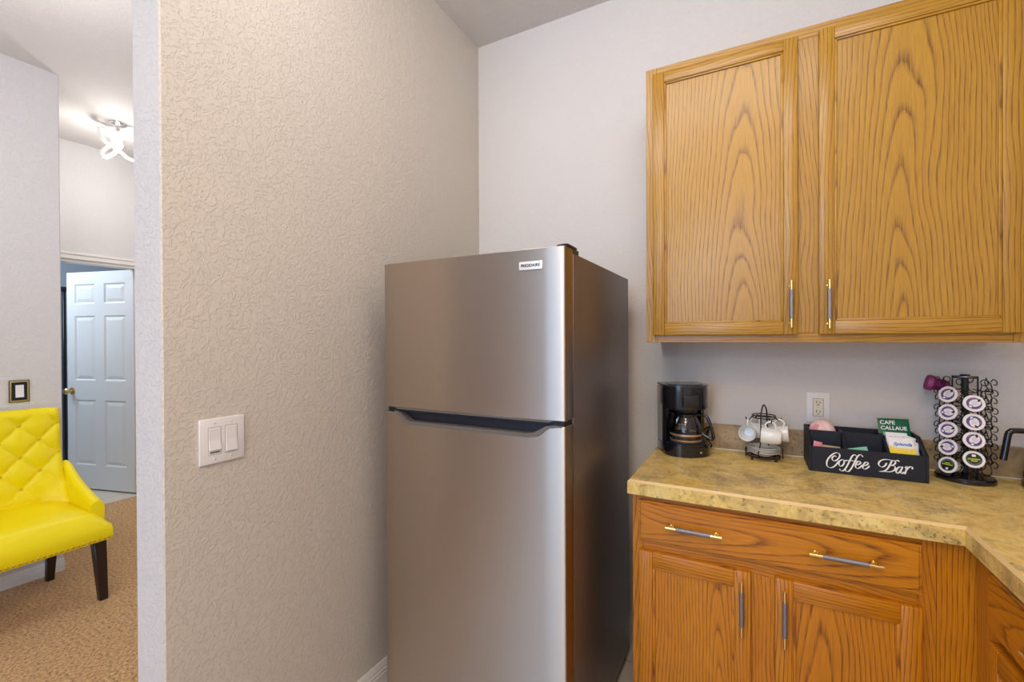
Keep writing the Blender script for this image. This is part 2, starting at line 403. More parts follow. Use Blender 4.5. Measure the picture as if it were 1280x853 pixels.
struct('wall_front', bm, PAINT_L, label='wall with a window across the living room', cat='wall')
bm = newbm(); prism(bm, [(XC-.14, YN), (XC, YN), (XC, YC-.006), (XC-.006, YC), (XC-.134, YC), (XC-.14, YC-.006)], 'xy', 0, CZ)
struct('wall_living', bm, PAINT_L, label='pale living room wall behind the yellow chair', cat='wall')
D0, D1, DH = 1.16, 2.01, 2.035   # doorway of the hallway wall
bm = newbm(); box(bm, XH-.12, XH, .6, D0, 0, CZ); box(bm, XH-.12, XH, D1, 4.2, 0, CZ); box(bm, XH-.12, XH, D0, D1, DH, CZ)
struct('wall_hall', bm, PAINT_L, label='cream hallway wall above the open white door', cat='wall')
bm = newbm(); box(bm, XH, XP, 4.2, 4.3, 0, CZ); struct('wall_hall_end', bm, PAINT_L, label='end wall of the hallway', cat='wall')
bm = newbm(); box(bm, XH-.12, XC-.14, .5, .6, 0, CZ); struct('wall_hall_near', bm, PAINT_L, label='near wall of the hallway', cat='wall')
bm = newbm(); box(bm, -7.2, -7.1, .5, 4.2, 0, CZ); box(bm, -7.1, XH-.12, 4.1, 4.2, 0, CZ); box(bm, -7.1, XH-.12, .5, .6, 0, CZ); box(bm, -6.1, -5.98, 2.55, 4.1, 0, CZ)
struct('wall_bathroom', bm, BATHM, label='blue grey wall beyond the open white door', cat='wall')

def baseboard(name, a, b, nrm, h=.085, label=None):
    a, b, nrm = Vector(a), Vector(b), Vector(nrm); d = (b-a); bm = newbm()
    prof = [(0, 0), (.016, 0), (.016, h*.50), (.0135, h*.54), (.0135, h*.66), (.011, h*.70), (.011, h*.80), (.006, h*.92), (.0045, h), (0, h)]
    t = bmesh.new()
    A = [t.verts.new(a + nrm*p + Vector((0, 0, z))) for p, z in prof]; B = [t.verts.new(b + nrm*p + Vector((0, 0, z))) for p, z in prof]
    t.faces.new(A); t.faces.new(B[::-1])
    for i in range(len(prof)): t.faces.new((A[i], B[i], B[(i+1) % len(prof)], A[(i+1) % len(prof)]))
    bmesh.ops.recalc_face_normals(t, faces=t.faces); merge(bm, t)
    return struct(name, bm, TRIM, label=label, cat='baseboard')
baseboard('baseboard_left', (XL, YE, 0), (XL, YB, 0), (1, 0, 0), .088, 'white profiled baseboard beside the refrigerator')
baseboard('baseboard_living', (XC, YN, 0), (XC, YC, 0), (1, 0, 0), .075, 'white baseboard behind the yellow chair')
baseboard('baseboard_back', (XL, YB, 0), (-.36, YB, 0), (0, -1, 0), .088, 'white baseboard behind the refrigerator')
baseboard('baseboard_bathroom', (-7.1, .6, 0), (-7.1, 4.1, 0), (1, 0, 0), .1, 'white baseboard beyond the open door')
# door casing and header of the hallway doorway
bm = newbm()
box(bm, XH, XH+.018, D1, D1+.06, 0, DH+.058, .004); box(bm, XH, XH+.018, D0-.06, D0, 0, DH+.058, .004)
box(bm, XH, XH+.018, D0, D1, DH, DH+.058, .004); box(bm, XH+.018, XH+.026, D0-.06, D1+.06, DH+.036, DH+.058, .003)
box(bm, XH-.12, XH, D0-.001, D0+.018, 0, DH); box(bm, XH-.12, XH, D1-.018, D1+.001, 0, DH); box(bm, XH-.12, XH, D0, D1, DH-.018, DH+.001)
struct('trim_1', bm, TRIM, label='cream door casing around the hallway doorway', cat='trim')
# windows behind the camera
def window(name, x0, x1, y0, y1, z0, z1, ax, label):
    bm = newbm(); fw = .05
    def bx(a0, a1, b0, b1):
        if ax == 'x': box(bm, a0, a1, y0, y1, b0, b1, .004)
        else: box(bm, x0, x1, a0, a1, b0, b1, .004)
    A0, A1 = (x0, x1) if ax == 'x' else (y0, y1)
    bx(A0, A0+fw, z0, z1); bx(A1-fw, A1, z0, z1); bx(A0, A1, z0, z0+fw); bx(A0, A1, z1-fw, z1); bx(A0, A1, (z0+z1)/2-.02, (z0+z1)/2+.02)
    o = struct(name, bm, TRIM, label=label, cat='window')
    g = newbm()
    if ax == 'x': box(g, x0+.03, x1-.03, (y0+y1)/2-.003, (y0+y1)/2+.003, z0+.03, z1-.03)
    else: box(g, (x0+x1)/2-.003, (x0+x1)/2+.003, y0+.03, y1-.03, z0+.03, z1-.03)
    obj('pane', g, thin_glass('window_glass', (.95, .97, 1)), o)
window('window_1', -2.45, -.25, YN-.09, YN-.03, .55, 2.35, 'x', 'tall white framed window across the living room')
window('window_2', XR+.03, XR+.09, -2.3, -.9, .95, 2.2, 'y', 'white framed window in the kitchen side wall')

bm = newbm(); box(bm, XC, XC+.02, -3.36, -2.58, 0, 2.3, .004); box(bm, XC+.02, XC+.028, -3.27, -2.67, .15, .95, .003); box(bm, XC+.02, XC+.028, -3.27, -2.67, 1.1, 2.15, .003)
struct('reflection_panel', bm, plain('grey_panel_paint', (.17, .165, .21), .5), label='added grey panel shaping the reflection in the refrigerator door', cat='door')  # added out of view for the grey band in the refrigerator's reflection
# open six-panel door
H0 = Vector((-4.895, 1.985, .012)); ang = math.atan2(-.205, -.79)
door = bpy.data.objects.new('door_1', None); COL.objects.link(door); door.location = H0; door.rotation_euler = (0, 0, ang); ORG[door] = None
tag(door, 'open white six-panel door with brass knob in the hallway', 'door', None, 'structure')
DW, DT, DHH = .80, .035, 2.005
bm = newbm()
cols = [(.095, .345), (.455, .705)]; rows = [(.215, .82), (1.0, 1.60), (1.71, 1.895)]
xs = [0, .095, .345, .455, .705, DW]; zs = [0, .215, .82, 1.0, 1.60, 1.71, 1.895, DHH]
for i in range(len(xs)-1):
    for j in range(len(zs)-1):
        hole = (xs[i], xs[i+1]) in cols and (zs[j], zs[j+1]) in rows
        if not hole: box(bm, xs[i], xs[i+1], -DT/2, DT/2, zs[j], zs[j+1])
bmesh.ops.remove_doubles(bm, verts=bm.verts, dist=1e-5)
obj('door_frame', bm, DOORM, door, smooth=0)
for c in cols:
    for r in rows:
        bm = newbm()
        for sgn in (-1, 1):
            t = bmesh.new(); g = .028
            def q(x, z, d): return t.verts.new((x, sgn*d, z))
            a = [q(c[0], r[0], DT/2), q(c[1], r[0], DT/2), q(c[1], r[1], DT/2), q(c[0], r[1], DT/2)]
            b_ = [q(c[0]+.014, r[0]+.014, DT/2-.009), q(c[1]-.014, r[0]+.014, DT/2-.009), q(c[1]-.014, r[1]-.014, DT/2-.009), q(c[0]+.014, r[1]-.014, DT/2-.009)]
            d_ = [q(c[0]+.045, r[0]+.045, DT/2-.002), q(c[1]-.045, r[0]+.045, DT/2-.002), q(c[1]-.045, r[1]-.045, DT/2-.002), q(c[0]+.045, r[1]-.045, DT/2-.002)]
            for P_, Q_ in ((a, b_), (b_, d_)):
                for k in range(4): t.faces.new((P_[k], P_[(k+1) % 4], Q_[(k+1) % 4], Q_[k]))
            t.faces.new(d_); merge(bm, t)
        bmesh.ops.recalc_face_normals(bm, faces=bm.faces)
        obj('panel', bm, DOORM, door, smooth=0)
bm = newbm()
for sgn in (-1, 1):
    mt = Matrix.Translation((DW-.06, sgn*DT/2, .90)) @ Matrix.Rotation(-sgn*PI/2, 4, 'X')
    lathe(bm, [(0, 0), (.032, 0), (.032, .005), (.012, .009), (.010, .03), (.020, .034), (.028, .045), (.029, .055), (.022, .064), (0, .067)], n=20, mat=mt)
obj('knob', bm, BRASS, door)
for hz in (.22, 1.0, 1.78):
    bm = newbm(); tube(bm, [(-.004, -DT/2-.004, hz-.045), (-.004, -DT/2-.004, hz+.045)], .006, 10)
    obj('hinge', bm, DARKP, door)

# shower enclosure glimpsed beyond the door
sh = thing('shower_door', 'narrow dark framed glass shower door beyond the open white door', 'shower door', (-6.4, 1.75, 0))
bm = newbm()
for y in (1.55, 1.972, 2.45): box(bm, -6.42, -6.38, y-.011, y+.011, .10, 1.92, .003)
box(bm, -6.42, -6.38, 1.53, 2.47, 1.90, 1.95, .003); box(bm, -6.42, -6.38, 1.53, 2.47, .08, .12, .003)
obj('frame', bm, plain('dark_metal', (.06, .07, .08), .3, .8), sh)
bm = newbm(); box(bm, -6.403, -6.397, 1.55, 2.45, .12, 1.9); obj('glass', bm, SHOWER, sh)
bm = newbm(); box(bm, -6.46, -6.34, 1.50, 2.50, 0, .08, .006); obj('curb', bm, DOORM, sh)

# ---------------------------------------------------------------- refrigerator
FX0, FX1, FY, FB = -1.161, -.468, 1.205, 1.965
fr = thing('refrigerator', 'tall stainless steel refrigerator with freezer door on top', 'refrigerator', ((FX0+FX1)/2, 1.6, 0))
bm = newbm(); box(bm, FX0+.004, FX1, FY+.076, FB, .03, 1.641, .005, 2)
for x in (FX0+.05, FX1-.05):
    for y in (FY+.12, FB-.06): lathe(bm, [(0, 0), (.022, 0), (.022, .012), (.012, .014), (.012, .035)], (x, y, 0), 12)
obj('cabinet', bm, [SIDE], fr)
bm = newbm(); box(bm, FX0+.012, FX1-.008, FY+.066, FY+.078, .10, 1.636); obj('door_gasket', bm, BLACKM, fr)
bm = newbm(); box(bm, FX0+.01, FX1-.01, FY+.03, FY+.06, .03, .095, .003)
for i in range(26): box(bm, FX0+.05+i*.024, FX0+.062+i*.024, FY+.026, FY+.032, .045, .085, .001)
obj('kick_grille', bm, DARKP, fr)
def door_plan(x0, x1):
    yb = FY+.068; p = [(x0, yb)]
    r = .007
    for k in range(5): a = PI + (PI/2)*k/4; p.append((x0+r+r*math.cos(a), FY+.005+r+r*math.sin(a)))
    for k in range(1, 9): u = k/8; p.append((x0+r+u*.045, FY+.005*(1-u)**2))
    for k in range(0, 8): u = k/8; p.append((x1-r-.060+u*.060, FY+.0045*u**2))
    for k in range(5): a = -PI/2 + (PI/2)*k/4; p.append((x1-r+r*math.cos(a), FY+.0045+r+r*math.sin(a)))
    p.append((x1, yb)); return p
def fridge_door(name, z0, z1, cut=None):
    bm = newbm(); prism(bm, door_plan(FX0, FX1), 'xy', z0, z1, 0, .002, 1)
    if cut:
        me = bpy.data.meshes.new('a'); bm.to_mesh(me); bm.free(); a = bpy.data.objects.new('a', me); COL.objects.link(a)
        cb = newbm(); prism(cb, cut, 'xz', FY-.05, FY+.040); m2 = bpy.data.meshes.new('b'); cb.to_mesh(m2); cb.free(); b = bpy.data.objects.new('b', m2); COL.objects.link(b)
        md = a.modifiers.new('cut', 'BOOLEAN'); md.object = b; md.operation = 'DIFFERENCE'; md.solver = 'EXACT'
        me3 = bpy.data.meshes.new_from_object(a.evaluated_get(bpy.context.evaluated_depsgraph_get()))
        bpy.data.objects.remove(a); bpy.data.objects.remove(b)
        bm = newbm(); bm.from_mesh(me3)
        for f in bm.faces: f.material_index = 0
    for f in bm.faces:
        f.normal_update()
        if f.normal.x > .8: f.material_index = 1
    return obj(name, bm, [STEEL, STEELD], fr, smooth=32)
notch = [(-1.125, 1.17), (-1.108, 1.130), (-1.068, 1.0945), (-1.046, 1.0875), (-.582, 1.0885), (-.553, 1.0945), (-.518, 1.121), (-.478, 1.1275), (-.478, 1.17)]
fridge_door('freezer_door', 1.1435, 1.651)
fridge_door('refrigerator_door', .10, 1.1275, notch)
bm = newbm()
inner = [(-1.102, 1.1265), (-1.063, 1.0955), (-1.043, 1.0885), (-.585, 1.0895), (-.556, 1.0955), (-.522, 1.1225), (-.49, 1.1265)]
prism(bm, inner, 'xz', FY+.030, FY+.039, 0)
rim = [(-1.112, 1.1315), (-1.067, 1.0945), (-1.045, 1.0880), (-.583, 1.0890), (-.554, 1.0950), (-.519, 1.1215), (-.479, 1.1285)]
rin = [(-1.092, 1.1285), (-1.057, 1.1040), (-1.041, 1.0985), (-.590, 1.0995), (-.566, 1.1050), (-.530, 1.1260), (-.50, 1.1310)]
for i in range(len(rim)-1): prism(bm, [rim[i], rim[i+1], rin[i+1], rin[i]], 'xz', FY-.001, FY+.030, 1)
box(bm, FX0+.01, FX1-.008, FY+.016, FY+.066, 1.1275, 1.1435, .001)
obj('pocket_handle', bm, [DARKP, GREYP], fr, smooth=0)
bm = newbm(); prism(bm, [(-1.11, 1.1435), (-1.10, 1.1375), (-.52, 1.1375), (-.505, 1.1435)], 'xz', FY+.003, FY+.03); obj('freezer_grip', bm, GREYP, fr, smooth=0)
bm = newbm(); prism(bm, [(-.505, FY+.03), (-.475, FY+.022), (-.466, FY+.03), (-.466, FY+.10), (-.505, FY+.10)], 'xy', 1.651, 1.661, 0, .003, 1); box(bm, -.505, -.468, FY+.072, FY+.12, 1.640, 1.652); obj('hinge_cover', bm, DARKP, fr)
bm = newbm(); box(bm, -.6125, -.536, FY-.004, FY+.002, 1.588, 1.6130, .0015, 2); badge = obj('badge', bm, plain('badge_silver', (.80, .80, .80), .3, .2), fr)
bm = newbm(); t = text_mesh('FRIGIDAIRE', .0125, .0004, frame_m(Vector((-.5745, FY-.0046, 1.6003)), (1, 0, 0), (0, 0, 1)), 0, .0002); merge(bm, t)
obj('lettering', bm, SLOT, badge, smooth=0)

# ---------------------------------------------------------------- cabinets
def bar_handle(parent, c, axis, length, out):
    """gold bar pull with a grey knurled grip; c = centre on the bar axis, out = unit vector away from the door"""
    c, out = Vector(c), Vector(out); d = Vector(axis); bm = newbm()
    tube(bm, [c-d*length/2, c+d*length/2], .0050, 12, mi=0)
    tube(bm, [c-d*length*.31, c-d*length*.308, c+d*length*.308, c+d*length*.31], [.0060, .0068, .0068, .0060], 10, mi=1)
    for s in (-1, 1):
        p = c + d*s*length*.40; tube(bm, [p, p-out*.023], .0036, 10, mi=0); tube(bm, [p-out*.0215, p-out*.0235], .0060, 12, mi=0)
    return obj('handle', bm, [GOLD, GUN], parent)
def shaker(parent, M_, x0, x1, z0, z1, y, wood, sw=.043, rt=.040, rb=.044, th=.02):
    """framed flat-panel door in the plane y (front), stiles upright, rails level. M_ maps (x,y,z) into place"""
    bm = newbm(); bv = .0035
    box(bm, x0, x0+sw, y, y+th, z0, z1, bv, 2, 0, 'z', M_); box(bm, x1-sw, x1, y, y+th, z0, z1, bv, 2, 0, 'z', M_)
    gx = 'x' if M_ is None else ('y' if abs(M_[1][0]) > .5 else 'x')
    box(bm, x0+sw-.001, x1-sw+.001, y+.0004, y+th, z1-rt, z1, bv, 2, 0, gx, M_); box(bm, x0+sw-.001, x1-sw+.001, y+.0004, y+th, z0, z0+rb, bv, 2, 0, gx, M_)
    # bead around the panel
    a0, a1, b0, b1, e = x0+sw, x1-sw, z0+rb, z1-rt, .007
    box(bm, a0-.001, a0+e, y+.004, y+th-.003, b0, b1, .002, 2, 0, 'z', M_); box(bm, a1-e, a1+.001, y+.004, y+th-.003, b0, b1, .002, 2, 0, 'z', M_)
    box(bm, a0, a1, y+.004, y+th-.003, b0-.001, b0+e, .002, 2, 0, gx, M_); box(bm, a0, a1, y+.004, y+th-.003, b1-e, b1+.001, .002, 2, 0, gx, M_)
    d = obj('door', bm, wood, parent)
    bm = newbm(); box(bm, a0+.002, a1-.002, y+.0095, y+.0155, b0+.002, b1-.002, 0, 1, 0, 'z', M_)
    obj('door_panel', bm, wood, d, smooth=0)
    return d
CY = 1.797
uc = thing('wall_cabinet', 'honey oak wall cabinet with two tall framed doors above the counter', 'cabinet', (.18, 1.95, 1.367))
UX0, UX1, UZ0, UZ1 = -.357, .712, 1.367, 2.424
bm = newbm()
box(bm, UX0, UX0+.012, CY+.018, YB, UZ0, UZ1, 0, 1, 0, 'z'); box(bm, UX1-.012, UX1, CY+.018, YB, UZ0, UZ1, 0, 1, 0, 'z')
box(bm, UX0+.012, UX1-.012, CY+.018, YB, UZ1-.012, UZ1, 0, 1, 0, 'x'); box(bm, UX0+.012, UX1-.012, CY+.018, YB, UZ0+.006, UZ0+.018, 0, 1, 0, 'x'); box(bm, UX0+.012, UX1-.012, YB-.008, YB, UZ0+.018, UZ1-.012, 0, 1, 0, 'z')
obj('carcass', bm, OAK, uc, smooth=0)
bm = newbm()
box(bm, UX0, UX0+.04, CY, CY+.019, UZ0, UZ1, .001, 1, 0, 'z'); box(bm, UX1-.05, UX1, CY, CY+.019, UZ0, UZ1, .001, 1, 0, 'z'); box(bm, .13, .213, CY, CY+.019, UZ0+.032, UZ1-.038, .001, 1, 0, 'z')
box(bm, UX0+.04, UX1-.05, CY, CY+.019, UZ0, UZ0+.032, .001, 1, 0, 'x'); box(bm, UX0+.04, UX1-.05, CY, CY+.019, UZ1-.038, UZ1, .001, 1, 0, 'x')
obj('face_frame', bm, OAK, uc, smooth=0)
d = shaker(uc, None, -.330, .143, 1.394, 2.393, CY-.02, OAK); bar_handle(d, (.1218, CY-.042, 1.4955), (0, 0, 1), .157, (0, -1, 0))
d = shaker(uc, None, .2006, .676, 1.394, 2.393, CY-.02, OAK); bar_handle(d, (.2262, CY-.042, 1.4915), (0, 0, 1), .157, (0, -1, 0))

BY = 1.527
BX0, BX1, BZ1 = -.351, .4224, .867
bc = thing('base_cabinet', 'oak base cabinet with one wide drawer over two doors', 'cabinet', (.03, 1.8, 0))
bm = newbm()
box(bm, BX0, BX0+.014, BY+.019, YB, .10, BZ1, 0, 1, 0, 'z'); box(bm, BX1-.014, BX1, BY+.019, YB, .10, BZ1, 0, 1, 0, 'z'); box(bm, BX0+.014, BX1-.014, BY+.019, YB, .10, .115, 0, 1, 0, 'x')
box(bm, BX0+.014, BX1-.014, YB-.008, YB, .115, BZ1, 0, 1, 0, 'z'); box(bm, BX0+.014, BX1-.014, BY+.019, YB-.01, BZ1-.015, BZ1, 0, 1, 0, 'x')
obj('carcass', bm, OAKD, bc, smooth=0)
bm = newbm(); box(bm, BX0, BX1, BY+.075, BY+.09, 0, .10, 0, 1, 0, 'x'); box(bm, BX0, BX0+.014, BY+.075, YB, 0, .10, 0, 1, 0, 'y'); obj('toe_kick', bm, OAKD, bc, smooth=0)
bm = newbm()
box(bm, BX0, BX0+.035, BY, BY+.019, .10, BZ1, .001, 1, 0, 'z'); box(bm, BX1-.038, BX1, BY, BY+.019, .10, BZ1, .001, 1, 0, 'z')
box(bm, BX0+.035, BX1-.038, BY, BY+.019, BZ1-.03, BZ1, .001, 1, 0, 'x'); box(bm, BX0+.035, BX1-.038, BY, BY+.019, .672, .727, .001, 1, 0, 'x'); box(bm, BX0+.035, BX1-.038, BY, BY+.019, .10, .14, .001, 1, 0, 'x')
box(bm, -.012, .076, BY+.0003, BY+.019, .14, .672, .001, 1, 0, 'z')
obj('face_frame', bm, OAKD, bc, smooth=0)
def drawer(parent, M_, x0, x1, z0, z1, y, wood):
    bm = newbm(); gx = 'x' if M_ is None else 'y'
    t = bmesh.new(); bmesh.ops.create_cube(t, size=1)
    for v in t.verts: v.co = Vector(((x0+x1)/2+v.co.x*(x1-x0), y+.01+v.co.y*.02, (z0+z1)/2+v.co.z*(z1-z0)))
    bmesh.ops.bevel(t, geom=[e for e in t.edges if all(v.co.y < y+.001 for v in e.verts)], offset=.007, segments=3, affect='EDGES')
    merge(bm, t, 0, gx, M_)
    return obj('drawer', bm, wood, parent)
dr = drawer(bc, None, -.3275, .3900, .7165, .8465, BY-.02, OAKD)
bar_handle(dr, (-.1575, BY-.043, .7805), (1, 0, 0), .163, (0, -1, 0)); bar_handle(dr, (.2262, BY-.043, .7815), (1, 0, 0), .163, (0, -1, 0))
d = shaker(bc, None, -.328, .001, .13, .6815, BY-.02, OAKD, .045, .048, .05); bar_handle(d, (-.023, BY-.043, .579), (0, 0, 1), .163, (0, -1, 0))
d = shaker(bc, None, .0636, .392, .13, .6835, BY-.02, OAKD, .045, .048, .05); bar_handle(d, (.0865, BY-.043, .580), (0, 0, 1), .163, (0, -1, 0))

# right-hand run: its fronts face -x
RX = .4977
rc = thing('base_cabinet', 'oak corner base cabinet with a plain filler panel at the bend of the counter', 'cabinet', (.78, .9, 0))
MR = Matrix(((0, -1, 0, 0), (1, 0, 0, 0), (0, 0, 1, 0), (0, 0, 0, 1)))     # (a, b, z) -> (x=-b, y=a): fronts look along -x
MR = Matrix(((0, 1, 0, 0), (1, 0, 0, 0), (0, 0, 1, 0), (0, 0, 0, 1)))      # a along +y, depth b along +x
bm = newbm(); box(bm, BX1+.0005, RX+.004, BY+.001, BY+.019, .10, BZ1, 0, 1, 0, 'z'); obj('filler_panel', bm, OAKD, rc, smooth=0)
RY0, RY1 = .52, BY
bm = newbm()
box(bm, RY1-.085, RY1, RX, RX+.019, .10, BZ1, .001, 1, 0, 'z', MR); box(bm, RY0, RY0+.04, RX, RX+.019, .10, BZ1, .001, 1, 0, 'z', MR)
box(bm, RY0+.04, RY1-.085, RX, RX+.019, BZ1-.03, BZ1, .001, 1, 0, 'y', MR); box(bm, RY0+.04, RY1-.085, RX, RX+.019, .672, .727, .001, 1, 0, 'y', MR); box(bm, RY0+.04, RY1-.085, RX, RX+.019, .10, .14, .001, 1, 0, 'y', MR)
box(bm, .79, .845, RX+.0003, RX+.019, .14, .85, .001, 1, 0, 'z', MR)
obj('face_frame', bm, OAKD, rc, smooth=0)
bm = newbm(); box(bm, RX+.019, XR, RY0, RY0+.014, .10, BZ1, 0, 1, 0, 'z'); box(bm, RX+.019, XR, RY0+.014, YB, .10, .115, 0, 1, 0, 'y'); box(bm, XR-.008, XR, RY0+.014, YB, .115, BZ1, 0, 1, 0, 'z'); obj('carcass', bm, OAKD, rc, smooth=0)
bm = newbm(); box(bm, RX+.075, RX+.09, RY0, BY+.09, 0, .10, 0, 1, 0, 'y'); obj('toe_kick', bm, OAKD, rc, smooth=0)
for a, b in ((.835, 1.412), (.545, .80)):
    dr = drawer(rc, MR, a, b, .7165, .8465, RX-.02, OAKD); bar_handle(dr, (RX-.043, (a+b)/2, .7805), (0, 1, 0), .163, (-1, 0, 0))
    d = shaker(rc, MR, a, b, .13, .690, RX-.02, OAKD, .045, .048, .05); bar_handle(d, (RX-.043, a+.025, .58), (0, 0, 1), .163, (-1, 0, 0))

# counter top
CX0, CXI, CYF = -.362, .467, 1.497
ct = thing('countertop', 'mottled gold stone-look laminate countertop bending round the corner', 'countertop', (.2, 1.8, .867))
t = bmesh.new(); poly = [(CX0, YB), (CX0, CYF), (CXI, CYF), (CXI, .50), (XR, .50), (XR, YB)]
A = [t.verts.new((x, y, .867)) for x, y in poly]; B = [t.verts.new((x, y, .914)) for x, y in poly]
t.faces.new(A[::-1]); t.faces.new(B)
for i in range(6): t.faces.new((A[i], A[(i+1) % 6], B[(i+1) % 6], B[i]))
bmesh.ops.recalc_face_normals(t, faces=t.faces)
ed = [e for e in t.edges if all(abs(v.co.z-.914) < 1e-6 for v in e.verts) and not all(abs(v.co.y-YB) < 1e-6 for v in e.verts) and not all(abs(v.co.x-XR) < 1e-6 for v in e.verts)]
res = bmesh.ops.bevel(t, geom=ed, offset=.007, segments=1, affect='EDGES')
for f in res['faces']: f.material_index = 1
bm = newbm(); merge(bm, t); obj('slab', bm, [LAM, LAMEDGE], ct, smooth=0)
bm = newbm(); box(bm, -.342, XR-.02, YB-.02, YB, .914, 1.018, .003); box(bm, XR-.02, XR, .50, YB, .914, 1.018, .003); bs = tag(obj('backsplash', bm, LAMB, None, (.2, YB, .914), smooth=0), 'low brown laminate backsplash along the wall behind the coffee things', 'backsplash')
bm = newbm(); box(bm, -.342, XR-.02, YB-.024, YB-.0195, .9143, .9178, .001); obj('caulk_line', bm, CAULK, bs, smooth=0)

# ---------------------------------------------------------------- switches and outlet
def screw(bm, p, axis='x', s=1, mi=0):
    rot = Matrix.Rotation(PI/2, 4, 'Y') if axis == 'x' else Matrix.Rotation(PI/2, 4, 'X')
    lathe(bm, [(0, .0012), (.002, .0010), (.0034, .0), (.0034, -.001)], n=10, mi=mi, mat=Matrix.Translation(p) @ rot)
sw = thing('light_switch', 'white double rocker light switch on the warm-tinted partition wall', 'light switch', (XL, .731, 1.104))
bm = newbm(); box(bm, XL, XL+.007, .6705, .7925, 1.0415, 1.1665, .0025, 3); plate = obj('wall_plate', bm, WHITEP, sw)
for yc, st in ((.7095, 0), (.7545, 1)):
    bm = newbm()
    prism(bm, [(XL+.006, 1.068), (XL+.0115, 1.0705), (XL+.0085, 1.104), (XL+.0078, 1.1385), (XL+.006, 1.141)] if st else [(XL+.006, 1.078), (XL+.0125, 1.080), (XL+.0078, 1.108), (XL+.0078, 1.1385), (XL+.006, 1.141)], 'xz', yc-.0155, yc+.0155, 0, .0006)
    if not st: box(bm, XL+.006, XL+.0078, yc-.0165, yc+.0165, 1.067, 1.0785, .0005); box(bm, XL+.0075, XL+.0088, yc-.013, yc+.013, 1.0715, 1.0745, 0, 1, 1)
    obj('rocker', bm, [WHITEP, GREYP], sw, smooth=0)
    bm = newbm()
    for a in (yc-.0172, yc+.0164): box(bm, XL+.0062, XL+.0072, a, a+.0008, 1.067, 1.142)
    box(bm, XL+.0062, XL+.0072, yc-.0172, yc+.0172, 1.1415, 1.1423); box(bm, XL+.0062, XL+.0072, yc-.0172, yc+.0172, 1.0665, 1.0673)
    obj('rocker_gap', bm, GREYP, sw, smooth=0)
    for z in (1.0545, 1.1535):
        bm = newbm(); screw(bm, (XL+.0072, yc, z)); box(bm, XL+.0078, XL+.0086, yc-.0022, yc+.0022, z-.0004, z+.0004, 0, 1, 1); obj('screw', bm, [WHITEP, SLOT], sw)
ol = thing('electrical_outlet', 'white wall outlet behind the black coffee box', 'outlet', (.2325, YB, 1.1105))
bm = newbm(); box(bm, .1945, .2715, YB-.006, YB, 1.052, 1.169, .002, 3); obj('wall_plate', bm, WHITEP, ol)
bm = newbm(); box(bm, .2165, .2495, YB-.009, YB-.004, 1.0775, 1.1455, .0012); rec = obj('receptacle', bm, IVORY, ol)
bm = newbm()
for zc in (1.129, 1.094):
    box(bm, .2262, .2282, YB-.0095, YB-.0085, zc-.001, zc+.008); box(bm, .2378, .2398, YB-.0095, YB-.0085, zc-.001, zc+.006)
    lathe(bm, [(0, 0), (.0028, 0), (.0028, .0006)], n=10, mat=Matrix.Translation((.233, YB-.009, zc-.007)) @ Matrix.Rotation(PI/2, 4, 'X'))
for z0, z1 in ((1.1455, 1.1463), (1.0767, 1.0775)): box(bm, .216, .25, YB-.0068, YB-.0055, z0, z1)
for x in (.2155, .2498): box(bm, x, x+.0007, YB-.0068, YB-.0055, 1.0767, 1.1463)
obj('slots', bm, SLOT, rec, smooth=0)
for z in (1.0645, 1.1575): bm = newbm(); screw(bm, (.233, YB-.0062, z), 'y'); obj('screw', bm, WHITEP, ol)
s2 = thing('light_switch', 'single white rocker switch in a black and gold frame above the yellow chair', 'light switch', (XC, .939, 1.0975))
bm = newbm(); box(bm, XC, XC+.006, .8995, .9785, 1.0365, 1.1585, .002, 2); obj('gold_frame', bm, plain('old_gold', (.50, .40, .16), .35, .6), s2)
bm = newbm(); box(bm, XC+.005, XC+.010, .9075, .9705, 1.0465, 1.1485, .0015); obj('black_insert', bm, BLACKP, s2)
bm = newbm(); prism(bm, [(XC+.009, 1.062), (XC+.015, 1.063), (XC+.012, 1.0975), (XC+.0115, 1.132), (XC+.009, 1.133)], 'xz', .9225, .9555); obj('rocker', bm, WHITEP, s2, smooth=0)
bm = newbm(); 
for a in ((.8985, .9015), (.9765, .9795)): box(bm, XC, XC+.0066, a[0], a[1], 1.0355, 1.1595, .0005)
for a in ((1.0355, 1.0385), (1.1565, 1.1595)): box(bm, XC, XC+.0066, .8985, .9795, a[0], a[1], .0005)
obj('dark_edge', bm, plain('dark_bronze', (.05, .035, .015), .4, .5), s2)

# ---------------------------------------------------------------- coffee maker
cm = thing('coffee_maker', 'black drip coffee maker at the left end of the counter', 'coffee maker', (-.240, 1.957, .914), math.radians(24))
def dshape(w, y0, y1, r, n=10, rb=.02):
    # flat back at y1, rounded front at y0
    p = []
    for k in range(5): a = k/4*PI/2; p.append((w-rb+rb*math.cos(a), y1-rb+rb*math.sin(a)))
    for k in range(5): a = PI/2+k/4*PI/2; p.append((-w+rb+rb*math.cos(a), y1-rb+rb*math.sin(a)))
    for k in range(n+1): a = PI + k/n*PI; p.append((w*math.cos(a), y0+r+r*math.sin(a)))
    return p
bm = newbm()
prism(bm, dshape(.088, -.098, .095, .062), 'xy', 0, .046, 0, .006, 2)
prism(bm, dshape(.081, -.09, .093, .060), 'xy', .044, .052, 0, .002, 1)
obj('base', bm, BLACKP, cm, local=True)
bm = newbm(); prism(bm, [(.088, .095-.02), (.068, .095), (-.068, .095), (-.088, .075), (-.090, -.012), (-.078, -.028), (-.070, .0), (-.062, .03), (.062, .03), (.072, .012), (.084, .012), (.089, .03)], 'xy', .044, .20, 0, 0); obj('column', bm, BLACKP, cm, local=True)
bm = newbm(); prism(bm, dshape(.089, -.082, .096, .07), 'xy', .184, .272, 0, .004, 2); obj('brew_head', bm, BLACKP, cm, local=True)
